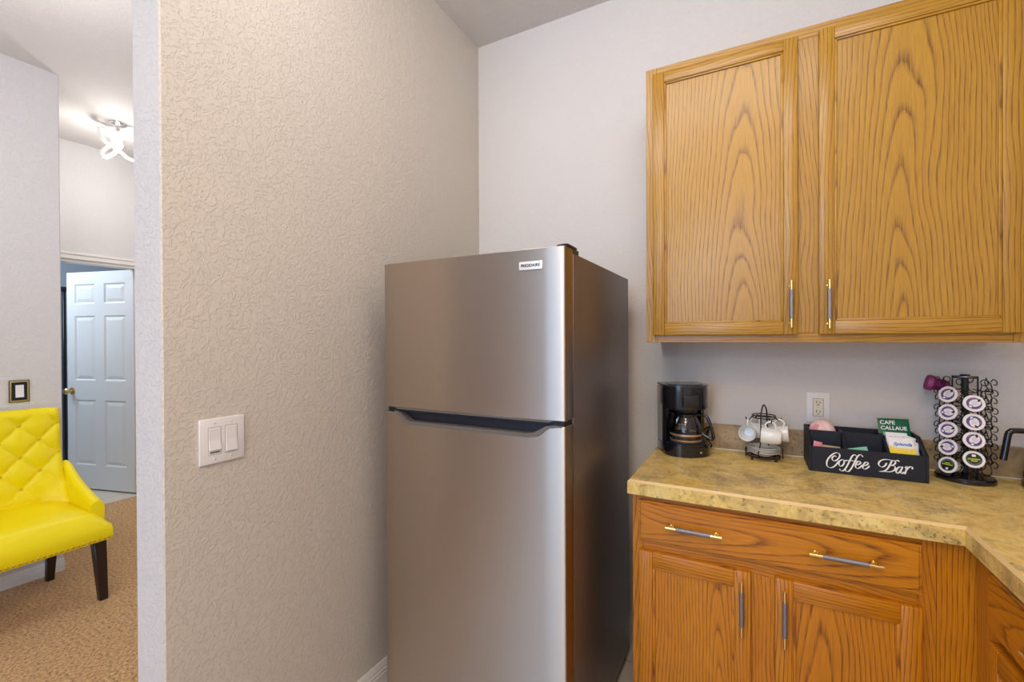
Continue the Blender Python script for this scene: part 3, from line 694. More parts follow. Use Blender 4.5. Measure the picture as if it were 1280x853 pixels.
bm = newbm(); lathe(bm, [(0, .170), (.040, .170), (.050, .19), (.0, .19)], (0, -.022, 0), 28); box(bm, -.03, .03, -.0925, -.07, .198, .245, .004, 2); obj('filter_basket', bm, BLACKM, cm, local=True)
bm = newbm(); prism(bm, dshape(.091, -.085, .097, .071), 'xy', .272, .281, 0, .004, 2); prism(bm, dshape(.070, -.070, .03, .055), 'xy', .279, .284, 0, .002, 1); obj('lid', bm, plain('lid_grey_black', (.035, .037, .045), .22, coat=.4), cm, local=True)
bm = newbm(); lathe(bm, [(0, .051), (.058, .051), (.060, .054), (.055, .0555), (0, .0545)], (0, -.022, 0), 32); obj('hot_plate', bm, GREYP, cm, local=True)
bm = newbm(); lathe(bm, [(0, 0), (.004, 0), (.004, .002), (0, .003)], n=12, mat=Matrix.Translation((.035, -.0945, .022)) @ Matrix.Rotation(PI/2, 4, 'X')); obj('power_button', bm, CHROME, cm, local=True)
bm = newbm(); tube(bm, spline([(.07, .085, .03), (.10, .08, .07), (.118, .05, .095), (.112, .06, .04), (.130, .035, .06), (.126, .05, .10), (.108, .06, .055), (.125, .04, .02), (.115, .06, .004)], 8), .003, 8); obj('power_cord', bm, BLACKM, cm, local=True)
ca = thing('carafe', 'round glass carafe with black handle standing in the coffee maker', 'carafe', (0, 0, 0), math.radians(-12))
ca.location = Vector((-.240, 1.957, .914+.0555)) + Matrix.Rotation(math.radians(24), 3, 'Z') @ Vector((0, -.022, 0))
bm = newbm(); pr = [(0, .001), (.050, .001), (.058, .006), (.0605, .02), (.060, .04), (.055, .065), (.046, .088), (.040, .10), (.040, .106)]
lathe(bm, pr, n=40); obj('glass_jug', bm, CARAFE, ca, local=True)
bm = newbm(); lathe(bm, [(.0612, .024), (.0614, .024), (.0614, .032), (.0612, .032)], n=40); lathe(bm, [(.0595, .003), (.0605, .003), (.0615, .009), (.0605, .009)], n=40); obj('metal_band', bm, COFFEE, ca, local=True)
bm = newbm(); lathe(bm, [(.0605, .0335), (.0618, .0335), (.0618, .040), (.0605, .040)], n=40); obj('collar_band', bm, BLACKP, ca, local=True)
bm = newbm(); lathe(bm, [(.041, .097), (.044, .099), (.044, .108), (.038, .112), (0, .114)], n=32); obj('lid', bm, BLACKP, ca, local=True)
bm = newbm()
hp = spline([(.040, 0, .104), (.066, 0, .108), (.084, 0, .100), (.098, 0, .066), (.106, 0, .026), (.098, 0, .016), (.064, 0, .034)], 6)
t0 = bm
for i in range(len(hp)-1):
    a, b = hp[i], hp[i+1]
tube(bm, hp, [.006]*len(hp), 10)
obj('handle', bm, BLACKP, ca, local=True)
bm = newbm()
for k in range(4):
    z = .052+.006*k
    for q in range(7):
        a = -1.75 + q*.085; rr = .0582 - .0000*k - (z-.052)*.28
        p = Vector((rr*math.cos(a), rr*math.sin(a), z)); tube(bm, [p, p+Vector((.0016*(-math.sin(a)), .0016*math.cos(a), .0032*(1 if q % 2 else .4)))], .0005, 4)
obj('printed_scale', bm, INK_W, ca, local=True)

# ---------------------------------------------------------------- cup rack with cups and saucers
RCX, RCY = .046, 1.994
Z0 = .914
rk = thing('cup_rack', 'black wire rack holding white cups and saucers beside the coffee maker', 'rack', (RCX, RCY, Z0))
def circ(cx, cy, z, r, n=32, sy=1): return [(cx+r*math.cos(2*PI*k/n), cy+sy*r*math.sin(2*PI*k/n), z) for k in range(n)]
bm = newbm()
tube(bm, circ(RCX, RCY, Z0+.012, .056), .0024, 8, True); tube(bm, circ(RCX, RCY, Z0+.012, .026), .002, 8, True)
for a in (0, PI/2): tube(bm, [(RCX-.056*math.cos(a), RCY-.056*math.sin(a), Z0+.012), (RCX+.056*math.cos(a), RCY+.056*math.sin(a), Z0+.012)], .002, 8)
obj('base_ring', bm, WIRE, rk)
for k in range(4):
    a = PI/4 + k*PI/2; x, y = RCX+.056*math.cos(a), RCY+.056*math.sin(a)
    bm = newbm(); lathe(bm, [(0, 0), (.0045, 0), (.0045, .012), (0, .013)], (x, y, Z0), 12); obj('foot', bm, BLACKM, rk)
for a in (PI+.35, -.05, PI/2+.2):
    c = Vector((RCX+.064*math.cos(a), RCY+.064*math.sin(a), Z0+.026)); tn = Vector((-math.sin(a), math.cos(a), 0))
    bm = newbm(); tube(bm, [c+tn*.007*math.cos(q*PI/10)+Vector((0, 0, .017*math.sin(q*PI/10))) for q in range(20)], .0018, 8, True); obj('guard_loop', bm, WIRE, rk)
bm = newbm()
# tall hoop: rises from the front of the base, arches over and comes down at the back
hoop = spline([(RCX-.016, RCY-.049, Z0+.012), (RCX-.019, RCY-.055, Z0+.030), (RCX-.012, RCY-.040, Z0+.062), (RCX-.010, RCY-.034, Z0+.10), (RCX-.010, RCY-.034, Z0+.165), (RCX-.006, RCY-.025, Z0+.195), (RCX, RCY, Z0+.208), (RCX+.008, RCY+.025, Z0+.195), (RCX+.012, RCY+.034, Z0+.165), (RCX+.014, RCY+.036, Z0+.08), (RCX+.02, RCY+.045, Z0+.03), (RCX+.02, RCY+.046, Z0+.012)], 6)
tube(bm, hoop, .0026, 8); obj('hoop_handle', bm, WIRE, rk)
bm = newbm()
tube(bm, circ(RCX, RCY, Z0+.168, .040), .0021, 8, True); tube(bm, circ(RCX, RCY, Z0+.160, .040), .0021, 8, True)
obj('top_ring', bm, WIRE, rk)
cup_specs = [  # hook angle, mouth direction, label
    (PI+.25, (-.12, -.97, .08), 'white espresso cup on the rack with its open mouth facing the room'),
    (-PI/2+.42, (-.99, .10, .05), 'white espresso cup hanging sideways at the front of the black rack'),
    (.30, (.93, -.1, .05), 'white espresso cup hanging behind the sideways cup toward the outlet side'),
    (PI/2+.55, (-.99, .02, .04), 'white espresso cup hanging at the back of the black wire rack')]
HZ = Z0+.150
for a, mo, lb in cup_specs:
    e = Vector((math.cos(a), math.sin(a), 0)); p0 = Vector((RCX, RCY, Z0+.164)) + e*.040
    bm = newbm(); tube(bm, spline([p0, p0+e*.010+Vector((0, 0, -.013)), p0+e*.017+Vector((0, 0, -.016)), p0+e*.023+Vector((0, 0, -.006))], 5), .0021, 8); lathe(bm, [(0, -.003), (.003, 0), (0, .003)], p0+e*.023+Vector((0, 0, -.006)), 10); obj('hook', bm, WIRE, rk)
    hook = p0+e*.0145+Vector((0, 0, -.0135))
    m_ = Vector(mo).normalized(); up = (Vector((0, 0, 1)) - m_*m_.z).normalized(); sd = up.cross(m_)
    cu = bpy.data.objects.new('espresso_cup', None); COL.objects.link(cu); ORG[cu] = None; cu.empty_display_size = .03
    tag(cu, lb, 'cup', 'cups hanging on the wire rack')
    # local: z = mouth direction, x = handle direction (up in the room)
    mw = Matrix((up, sd, m_)).transposed()
    hl = Vector((.0455*1.13, 0, .034*1.13)); cu.scale = (1.13, 1.13, 1.13)
    cu.rotation_euler = mw.to_euler(); cu.location = hook - mw @ hl - Vector((0, 0, .0005))
    bm = newbm(); lathe(bm, [(r_, z_*1.25) for r_, z_ in [(0, 0), (.016, 0), (.020, .001), (.0245, .008), (.0265, .022), (.0275, .046), (.0268, .0475), (.0255, .046), (.0245, .022), (.021, .009), (.014, .004), (0, .0035)]], n=32); obj('bowl', bm, CERAMIC, cu, local=True)
    bm = newbm(); tube(bm, spline([(.0255, 0, .046), (.036, 0, .049), (.0455, 0, .042), (.0465, 0, .032), (.040, 0, .021), (.0245, 0, .018)], 6), .0030, 10); obj('handle', bm, CERAMIC, cu, local=True)
sl = ['lowest of the stacked white saucers in the wire rack', 'second white saucer from the bottom of the rack stack', 'third white saucer from the bottom of the rack stack', 'topmost white saucer of the stack below the hanging cups']
for k in range(4):
    z = Z0+.0142+k*.0060
    bm = newbm(); lathe(bm, [(r*1.1, z_) for r, z_ in [(0, .0), (.026, 0), (.028, .003), (.041, .009), (.0515, .0145), (.0520, .016), (.0505, .0165), (.040, .012), (.027, .0062), (0, .0052)]], (RCX, RCY, z), 40)
    tag(obj('saucer', bm, CERAMIC, None, (RCX, RCY, z)), sl[k], 'saucer', 'saucers stacked in the wire rack')

# ---------------------------------------------------------------- coffee bar box and its contents
bx = thing('coffee_box', 'black wooden condiment box lettered Coffee Bar on the counter', 'box', (.344, 1.97, Z0))
X0, X1, YF0, YK = .183, .5045, 1.886, 2.066
tt = .008
side = [(YF0, Z0+.001), (YK, Z0+.001), (YK, Z0+.135), (YF0+.085, Z0+.135), (YF0, Z0+.0875)]
for nm, xa in (('side_panel', X0), ('side_panel', X1-tt)):
    bm = newbm(); prism(bm, side, 'yz', xa, xa+tt, 0, .0012); obj(nm, bm, BOXM, bx, smooth=0)
for xa in (.286, .402):
    bm = newbm(); prism(bm, [(YF0+tt, Z0+.010), (YK-tt, Z0+.010), (YK-tt, Z0+.130), (YF0+.082, Z0+.130), (YF0+tt, Z0+.083)], 'yz', xa, xa+tt, 0, .001); obj('divider', bm, BOXM, bx, smooth=0)
bm = newbm(); box(bm, X0+tt, X1-tt, YF0, YF0+tt, Z0+.001, Z0+.0870, .001); fp = obj('front_panel', bm, BOXM, bx, smooth=0)
bm = newbm(); box(bm, X0+tt, X1-tt, YK-tt, YK, Z0+.001, Z0+.1345, .001); obj('back_panel', bm, BOXM, bx, smooth=0)
bm = newbm(); box(bm, X0+tt, X1-tt, YF0+tt, YK-tt, Z0+.001, Z0+.010); obj('bottom_panel', bm, BOXM, bx, smooth=0)
for xa, xb in ((X0+tt, .286), (.286+tt, .402)):
    bm = newbm(); box(bm, xa, xb, YF0+.078, YF0+.078+tt, Z0+.010, Z0+.131, .001); obj('cross_divider', bm, BOXM, bx, smooth=0)
STROKES = {
 'C':[(0.2616, 0.9724), (0.2589, 0.9749), (0.2524, 0.9713), (0.2497, 0.964), (0.2538, 0.9569), (0.2616, 0.9598), (0.2691, 0.9691), (0.2716, 0.9778), (0.268, 0.9849), (0.26, 0.9854), (0.2485, 0.9765), (0.2381, 0.9612), (0.2344, 0.9466), (0.2367, 0.9356), (0.2462, 0.9323), (0.2566, 0.9387), (0.2646, 0.9504), (0.2685, 0.9579)],
 'o':[(0.2789, 0.9645), (0.2716, 0.9591), (0.2687, 0.9487), (0.2721, 0.9413), (0.2782, 0.9432), (0.2834, 0.9528), (0.283, 0.9625), (0.2789, 0.9645)],
 'oc':[(0.2821, 0.9596), (0.2866, 0.961), (0.2911, 0.9635)],
 'f1':[(0.3169, 0.9818), (0.3141, 0.9848), (0.309, 0.9831), (0.3041, 0.9761), (0.2985, 0.9616), (0.2929, 0.947), (0.2866, 0.9337), (0.2798, 0.9259), (0.2737, 0.9264), (0.2712, 0.9311)],
 'f2':[(0.3345, 0.9806), (0.331, 0.9862), (0.3251, 0.9855), (0.3196, 0.978), (0.3141, 0.9636), (0.3085, 0.9491), (0.3023, 0.9353), (0.2956, 0.926), (0.2888, 0.9262), (0.2866, 0.9315)],
 'x':[(0.2879, 0.9628), (0.3018, 0.9634), (0.32, 0.964)],
 'e1':[(0.3156, 0.9508), (0.324, 0.9538), (0.3288, 0.9599), (0.3262, 0.9642), (0.32, 0.9613), (0.3152, 0.9507), (0.3156, 0.9425), (0.3205, 0.9396), (0.3273, 0.9441), (0.3332, 0.9522)],
 'e2':[(0.3354, 0.9501), (0.3437, 0.9533), (0.3489, 0.9594), (0.3463, 0.964), (0.3402, 0.9611), (0.3352, 0.95), (0.3354, 0.9424), (0.3402, 0.94), (0.3469, 0.9445), (0.3524, 0.9517)],
 'B1':[(0.3976, 0.9672), (0.3933, 0.9581), (0.3862, 0.9529), (0.379, 0.9562), (0.3768, 0.9646), (0.3828, 0.974), (0.395, 0.9793), (0.4097, 0.9784), (0.4211, 0.9777), (0.4273, 0.98), (0.4288, 0.976)],
 'B2':[(0.4114, 0.9759), (0.4059, 0.9624), (0.4003, 0.9501), (0.3934, 0.942), (0.3849, 0.9381), (0.379, 0.9379)],
 'B3':[(0.4114, 0.9781), (0.4184, 0.9763), (0.4201, 0.9706), (0.4151, 0.9636), (0.4066, 0.9603)],
 'B4':[(0.4066, 0.9603), (0.4164, 0.9605), (0.4201, 0.9541), (0.4164, 0.9456), (0.4072, 0.9401), (0.395, 0.939), (0.3849, 0.9387)],
 'a1':[(0.437, 0.9579), (0.4308, 0.9592), (0.4247, 0.952), (0.4218, 0.9426), (0.4247, 0.9376), (0.4308, 0.9422), (0.4366, 0.9531)],
 'a2':[(0.4382, 0.9602), (0.4345, 0.948), (0.4333, 0.9404), (0.437, 0.9383), (0.4427, 0.9438)],
 'r1':[(0.4448, 0.9573), (0.4493, 0.9622), (0.4472, 0.9497), (0.444, 0.9376)],
 'r2':[(0.4468, 0.9491), (0.4529, 0.9589), (0.4586, 0.9634), (0.463, 0.9618), (0.4622, 0.956)]}
bm = newbm()
for kk, (nm, st) in enumerate(STROKES.items()):
    pts = spline([(x, z, 0) for x, z in st], 7); Lf, Rt = [], []
    for i, p in enumerate(pts):
        d = (pts[min(i+1, len(pts)-1)] - pts[max(i-1, 0)]).normalized(); n_ = Vector((-d.y, d.x, 0))
        hw = .0007 + .0016*abs(d.x*.38 + d.y*.925)**1.6
        if i in (0, len(pts)-1): hw *= 1.1
        Lf.append(p+n_*hw); Rt.append(p-n_*hw)
    t = bmesh.new(); y0 = YF0 - .0003 - kk*.00002
    A = [t.verts.new((p.x, y0, p.y)) for p in Lf]; B = [t.verts.new((p.x, y0, p.y)) for p in Rt]
    for i in range(len(A)-1): t.faces.new((A[i], B[i], B[i+1], A[i+1]))
    for p, mi_ in ((pts[0], 0), (pts[-1], 0)):
        c = [t.verts.new((p.x+.0011*math.cos(q*PI/5), y0-.00001, p.y+.0011*math.sin(q*PI/5))) for q in range(10)]; t.faces.new(c)
    merge(bm, t)
obj('lettering', bm, INK_W, fp, smooth=0)

def pillow_packet(name, w, h, th, mat4, mats, label, cat, group=None, rnd=0, deco=None):
    """soft flat packet; local x = width, y = height, z = thickness"""
    o = bpy.data.objects.new(name, None); COL.objects.link(o); ORG[o] = None; o.empty_display_size = .02
    tag(o, label, cat, group); o.location = mat4.translation; o.rotation_euler = mat4.to_euler()
    nx, ny = 12, 14; t = bmesh.new(); top, bot = [], []
    for j in range(ny+1):
        for i in range(nx+1):
            u, v = i/nx*2-1, j/ny*2-1
            k = max(0, (1-abs(u)**3.0)*(1-abs(v)**3.0)); k = k**.6
            wr = .06*math.sin(9*u+5*v)*th
            uu, vv = u*(1-rnd*abs(v)**3), v*(1-rnd*.8*abs(u)**2.5)
            top.append(t.verts.new((uu*w/2, vv*h/2, th/2*k+.0003+wr*k))); bot.append(t.verts.new((uu*w/2, vv*h/2, -th/2*k-.0003+wr*k)))
    W = nx+1
    for j in range(ny):
        for i in range(nx):
            t.faces.new((top[j*W+i], top[j*W+i+1], top[(j+1)*W+i+1], top[(j+1)*W+i])); t.faces.new((bot[j*W+i], bot[(j+1)*W+i], bot[(j+1)*W+i+1], bot[j*W+i+1]))
    for i in range(nx):
        t.faces.new((top[i], bot[i], bot[i+1], top[i+1])); q = ny*W; t.faces.new((top[q+i], top[q+i+1], bot[q+i+1], bot[q+i]))
    for j in range(ny): t.faces.new((top[j*W], top[(j+1)*W], bot[(j+1)*W], bot[j*W])); q = nx; t.faces.new((top[j*W+q], bot[j*W+q], bot[(j+1)*W+q], top[(j+1)*W+q]))
    bm = newbm(); merge(bm, t); obj('pouch', bm, mats[0], o, local=True, smooth=60)
    if deco: deco(o, w, h, th)
    return o
def paper(n, c, r=.5): return plain(n, c, r)
PINK = paper('pink_paper', (.75, .25, .30)); PINKL = paper('blush_foil', (.78, .55, .52), .35); KRAFT = paper('kraft_paper', (.45, .34, .22)); MINT = paper('mint_paper', (.22, .55, .42)); GREEN = paper('green_foil', (.004, .12, .055), .3)
PWHITE = paper('white_paper', (.80, .80, .82)); PYEL = paper('yellow_print', (.85, .66, .03)); PBLUE = paper('blue_print', (.08, .18, .50)); PGREY = paper('grey_print', (.40, .38, .46)); PORG = paper('orange_print', (.70, .30, .10)); PTAN = paper('tan_print', (.70, .58, .42))
def flat_each(parent, name, polys, mats):
    for p_ in polys: flat(parent, name, [p_], mats)
def flat(parent, name, polys, mats):
    bm = newbm()
    for poly, z, mi in polys:
        t = bmesh.new(); vs = [t.verts.new((x, y, z)) for x, y in poly]; t.faces.new(vs); merge(bm, t, mi)
    return obj(name, bm, mats, parent, local=True, smooth=0)
def ell(cx, cy, a, b, rot=0, n=26):
    out = []
    for k in range(n):
        x, y = a*math.cos(2*PI*k/n), b*math.sin(2*PI*k/n); out.append((cx+x*math.cos(rot)-y*math.sin(rot), cy+x*math.sin(rot)+y*math.cos(rot)))
    return out
def rect(x0, x1, y0, y1): return [(x0, y0), (x1, y0), (x1, y1), (x0, y1)]
def deco_green(o, w, h, th):
    for s, yy, sz, xx in (('CAFE', .33, .0185, -.20), ('CALLAUE', .12, .0175, -.02)):
        bm = newbm(); merge(bm, text_mesh(s, sz, .0002, Matrix.Translation((xx*w, yy*h, th/2+.0012)), 0, .0004)); obj('lettering', bm, INK_W, o, local=True, smooth=0)
    flat_each(o, 'printed_motif', [(rect(-.36*w, -.33*w, -.18*h, -.02*h), th/2+.001, 0)] + [([(x*w+.0022*math.cos(q*PI/4), -.20*h+.0022*math.sin(q*PI/4)) for q in range(8)], th/2+.001, 0) for x in (.05, .16, .27, .38)], [paper('pale_green_print', (.45, .70, .58))])
def deco_sweet(o, w, h, th):
    z = th/2+.0010
    flat(o, 'printed_band', [([(-.5*w, -.44*h)] + [((-.5+k/10)*w, (-.04+.045*math.sin(k/10*PI+2.6))*h) for k in range(11)] + [(.5*w, -.44*h)], z, 0), (rect(-.36*w, .38*w, -.17*h, -.12*h), z+.0002, 1)], [PYEL, PTAN])
    bm = newbm(); merge(bm, text_mesh('Splenda', .0155, .0002, Matrix.Translation((.03*w, .12*h, z+.0003)), .35, .0003)); obj('lettering', bm, PBLUE, o, local=True, smooth=0)
def deco_back(o, w, h, th):
    z = th/2+.0010
    flat(o, 'printed_band', [([((-.42+.09*k)*w, (-.02+.05*math.sin(k*.7))*h) for k in range(10)] + [((.39-.09*k)*w, (-.07+.05*math.sin((9-k)*.7))*h) for k in range(10)], z, 0), (rect(-.1*w, .35*w, -.24*h, -.19*h), z, 1)], [PTAN, PGREY])
    bm = newbm(); merge(bm, text_mesh('Splenda', .0140, .0002, Matrix.Translation((.0, .20*h, z+.0003)), .35, .0003)); obj('lettering', bm, PGREY, o, local=True, smooth=0)
def deco_stick(o, w, h, th):
    z = th/2+.0008
    flat_each(o, 'printed_motif', [(rect(-.32*w, .30*w, -.40*h, -.05*h), z, 0)] + [([(x*w+.0016*math.cos(q*PI/3), y*h+.0016*math.sin(q*PI/3)) for q in range(6)], z+.0002, 1) for x, y in ((-.15, -.15), (.1, -.2), (0, -.3))], [PTAN, PORG])
def deco_dots(o, w, h, th):
    flat_each(o, 'printed_motif', [([(x*w+.0018*math.cos(q*PI/3), y*h+.0014*math.sin(q*PI/3)) for q in range(6)], th/2+.0008, 0) for x, y in ((-.2, .1), (.12, .2), (.2, -.05), (-.1, -.2), (.0, .02))], [PBLUE])
lean = lambda deg: (0, math.sin(math.radians(deg)), math.cos(math.radians(deg)))   # up direction leaning back
pillow_packet('coffee_sachet', .090, .092, .006, frame_m(Vector((.447, 2.019, 1.051)), (1, .10, .01), lean(18)), [GREEN], 'green coffee sachet with white lettering at the back of the black box', 'sachet', deco=deco_green)
pillow_packet('sweetener_packet', .058, .066, .005, frame_m(Vector((.4425, 1.964, 1.026)), (1, .0, .0), lean(30)), [PWHITE], 'white sweetener packet standing just below the green sachet', 'packet', 'sweetener packets in the black box', deco=deco_back)
pillow_packet('sweetener_packet', .066, .064, .005, frame_m(Vector((.4465, 1.931, 1.0165)), (1, -.02, .0), lean(30)), [PWHITE], 'white and yellow sweetener packet at the front of the black box', 'packet', 'sweetener packets in the black box', deco=deco_sweet)
pillow_packet('sugar_packet', .030, .062, .005, frame_m(Vector((.475, 1.972, 1.016)), (.93, .1, -.35), lean(22)), [PWHITE], 'small white packet with blue specks leaning behind the orange printed one', 'packet', 'small packets in the black box', deco=deco_dots)
pillow_packet('sugar_packet', .030, .060, .005, frame_m(Vector((.479, 1.950, 1.006)), (.88, .0, -.48), lean(24)), [PWHITE], 'tilted white packet nearest the side panel of the black box', 'packet', 'small packets in the black box', deco=deco_dots)
pillow_packet('sugar_packet', .028, .058, .005, frame_m(Vector((.479, 1.932, .994)), (.97, .05, .10), lean(20)), [PWHITE], 'small white packet with an orange and tan print at the front of the box', 'packet', 'small packets in the black box', deco=deco_stick)
pillow_packet('snack_bag', .090, .146, .060, frame_m(Vector((.2385, 2.014, 1.005)), (1, .0, .06), lean(10)), [PINKL], 'blush and pink bag bulging out of the rear compartment below the outlet', 'bag', rnd=.28, deco=lambda o, w, h, th: flat(o, 'printed_motif', [(ell(-.22*w, .30*h, .14*w, .07*h, .4, 14), th/2*.86, 0)], [PINK]))
pillow_packet('tea_packet', .026, .070, .006, frame_m(Vector((.2085, 1.922, .977)), (.95, .1, -.2), lean(12)), [PINK], 'pink packet tip showing in the front corner of the black box', 'packet')
pillow_packet('tea_packet', .066, .076, .008, frame_m(Vector((.246, 1.925, .963)), (1, .03, -.06), lean(22)), [KRAFT], 'brown kraft packet in the front compartment of the black box', 'packet')
pillow_packet('tea_packet', .060, .078, .008, frame_m(Vector((.334, 1.922, .965)), (.94, .02, .22), lean(25)), [MINT], 'mint green packet in the middle front compartment of the black box', 'packet')

# ---------------------------------------------------------------- pod carousel
PX, PY = .622, 1.995
pc = thing('pod_carousel', 'black wire carousel for coffee pods beside the black box', 'pod carousel', (PX, PY, Z0))
bm = newbm(); lathe(bm, [(0, 0), (.070, 0), (.074, .004), (.074, .012), (.070, .017), (.030, .022), (.016, .026), (0, .026)], (PX, PY, Z0), 48); obj('base', bm, BLACKP, pc)
bm = newbm(); lathe(bm, [(.009, .02), (.009, .335), (0, .335)], (PX, PY, Z0), 16); obj('column', bm, BLACKM, pc)
phi0 = math.atan2(-PY, -PX)
bm = newbm()
e1 = Vector((math.cos(phi0+PI/2), math.sin(phi0+PI/2), 0)); mtb = frame_m(Vector((PX, PY, Z0+.337)), e1, (-e1.y, e1.x, 0))
box(bm, -.032, .032, -.012, .012, -.004, .005, .003, 2, mat=mtb); lathe(bm, [(0, .004), (.014, .004), (.012, .010), (0, .011)], (PX, PY, Z0+.337), 20); obj('top_cap', bm, BLACKP, pc)
ang_cols = [phi0 + math.radians(a) for a in (-30, 15, 60, 105, 150, 195, 240, 285)]
zlev = {0: [1.1975, 1.1405, 1.0835, 1.0270, .9690], 1: [1.1745, 1.1165, 1.0590, .9990]}
for a in ang_cols:
    pass
for s in (-1, 1):
    p = Vector((PX, PY, Z0)) + e1*s*.0295
    bm = newbm(); tube(bm, [p+Vector((0, 0, .018)), p+Vector((0, 0, .334))], .0024, 8); obj('upright_wire', bm, WIRE, pc)
TILT = math.radians(14)
def col_frame(a, z, r):
    e = Vector((math.cos(a), math.sin(a), 0)); out = (e*math.cos(TILT) + Vector((0, 0, math.sin(TILT)))).normalized()
    tn = Vector((-math.sin(a), math.cos(a), 0)); up = out.cross(tn); 
    mm = Matrix((tn, up, out)).transposed().to_4x4(); mm.translation = Vector((PX, PY, z)) + e*r
    return mm
# one holder loop in its own frame: z = outward; ring around the pod, curled ends, stem to the column
lb = newbm()
rg = .0238
arc = [(rg*math.cos(q), rg*math.sin(q), -.014) for q in [(-200+k*220/22)*PI/180 for k in range(23)]]
e_r = [(rg*.94, .010, -.013)] + [(rg*1.22+.0085*math.cos(q), .008+.0095*math.sin(q), -.006+.003*math.cos(q)) for q in [math.radians(150-40*k) for k in range(8)]]
e_l = [(-x, y, z) for x, y, z in e_r]
tube(lb, spline(arc[:1]+arc[1:], 1), .0015, 6); tube(lb, spline(e_r, 6), .0015, 6); tube(lb, spline(e_l, 6), .0015, 6)
tube(lb, spline([(.010, -rg*.92, -.014), (.009, -rg*.8, -.03), (.003, -.008, -.052)], 5), .0015, 6); tube(lb, spline([(-.010, -rg*.92, -.014), (-.009, -rg*.8, -.03), (-.003, -.008, -.052)], 5), .0015, 6)
first = None
def stag(i): return zlev[0] if i % 2 == 0 else zlev[1] + [1.2325]
for i, a in enumerate(ang_cols):
    for z in stag(i):
        mm = col_frame(a, z, .068)
        if first is None:
            first = obj('wire_loop', lb, WIRE, pc, local=True); o = first
        else:
            o = first.copy(); COL.objects.link(o); o.parent = pc
        o.location = mm.translation - Vector((PX, PY, Z0)); o.rotation_euler = mm.to_euler()
# pods
PODBODY = plain('pod_plastic', (.62, .60, .63), .35); PODRIM = plain('pod_rim', (.80, .76, .80), .4); FOIL = plain('pod_foil', (.74, .70, .76), .35)
LPUR = plain('label_purple', (.10, .07, .20), .4); LLIL = plain('label_lilac', (.80, .76, .82), .4); LBLU = plain('label_blue', (.13, .12, .34), .4); LINK = plain('label_ink', (.35, .36, .40), .5); LBLK = plain('label_black', (.012, .016, .018), .4); LLIME = plain('label_lime', (.50, .62, .03), .4); LGRN = plain('label_green', (.05, .20, .10), .4); LMAG = plain('label_magenta', (.30, .10, .28), .4)
PURPOD = plain('purple_pod', (.115, .010, .085), .4); PURLID = plain('purple_pod_lid', (.24, .035, .17), .45)
def label_polys(style):
    P = []
    if style == 'purple':
        P += [(ell(0, 0, .0182, .0182), .0006, 0), (ell(.002, .001, .0142, .0112, .3), .0009, 1), (ell(-.010, -.009, .0062, .0052), .0011, 2), (ell(-.010, -.009, .0036, .0028), .0013, 1)]
        for k in range(5): P.append((rect(-.004-.0008*k % .003, .010-.0012*(k % 3), .0058-.0028*k, .0066-.0028*k), .0013, 3))
        P += [(ell(.0125, .0085, .0030, .0052, -.6), .0011, 4), (ell(-.004, .0145, .0060, .0016, .15), .0011, 5)]
    else:
        P += [(ell(0, 0, .0192, .0192), .0006, 0), (ell(0, 0, .0176, .0176), .0008, 1)]
        P += [(rect(-.0045, .0045, .0080, .0150) if style == 'green_up' else rect(-.0035, .0035, -.0150, -.0085), .0011, 2)]
        for (x0, x1, y0, y1) in ((-.0145, .0145, -.0012, .0030), (-.0075, .0080, -.0070, -.0022) if style == 'green_up' else (-.0075, .0070, .0040, .0078)):
            n = 7
            for k in range(n):
                xa = x0+(x1-x0)*k/n; P.append((rect(xa, xa+(x1-x0)/n*.78, y0+.0004*(k % 2), y1-.0005*((k+1) % 2)), .0011, 3))
        for k in range(11):
            an = math.radians(200+k*14) if style == 'green_up' else math.radians(20+k*14); P.append((ell(.0150*math.cos(an), .0150*math.sin(an), .0009, .0006, an, 8), .0011, 2))
    return P
LM = {'purple': [LPUR, LLIL, LBLU, LINK, LBLK, LMAG], 'green_up': [LGRN, LBLK, LLIL, LLIME], 'green_down': [LGRN, LBLK, LLIL, LLIME]}
protos = {}
def pod(style, mm, roll, label):
    if style in protos: o = copy_tree(protos[style])
    else:
        o = bpy.data.objects.new('coffee_pod', None); COL.objects.link(o); ORG[o] = None; o.empty_display_size = .02
        pur = style == 'solid'
        bm = newbm(); lathe(bm, [(0, -.043), (.016, -.043), (.0180, -.041), (.0195, -.020), (.0215, -.004), (.0226, -.001), (0, -.001)], n=28); obj('pod_cup', bm, PURPOD if pur else PODBODY, o, local=True)
        bm = newbm(); lathe(bm, [(.0220, -.0035), (.0256, -.0025), (.0262, 0), (.0255, .0010), (.0200, .0006)], n=36); obj('rim', bm, PURPOD if pur else PODRIM, o, local=True)
        bm = newbm()
        if pur: lathe(bm, [(.0258, .0), (.0262, .010), (.0245, .014), (.0205, .0145), (.019, .011), (0, .011)], n=32)
        else: lathe(bm, [(.0225, .0003), (.0210, .0005), (0, .0005)], n=36)
        ld = obj('lid', bm, PURLID if pur else FOIL, o, local=True)
        if not pur: flat(ld, 'label', label_polys(style), LM[style])
        protos[style] = o
    mw = mm @ Matrix.Rotation(roll, 4, 'Z'); o.location = mw.translation; o.rotation_euler = mw.to_euler()
    return tag(o, label, 'coffee pod', 'coffee pods on the wire carousel')
words = ['top', 'second', 'third', 'fourth']
rolls = [.3, -.5, -.2, 2.7]; rolls2 = [.1, -1.9, .5]
for k in range(5):
    lbz = 'green and black coffee pod at the foot of the outer column beside the black box' if k == 4 else 'purple labelled coffee pod, %s from top in the column beside the black box' % (['first', 'second', 'third', 'fourth'][k])
    pod('green_down' if k == 4 else 'purple', col_frame(ang_cols[0], zlev[0][k], .078), 0 if k == 4 else rolls[k], lbz)
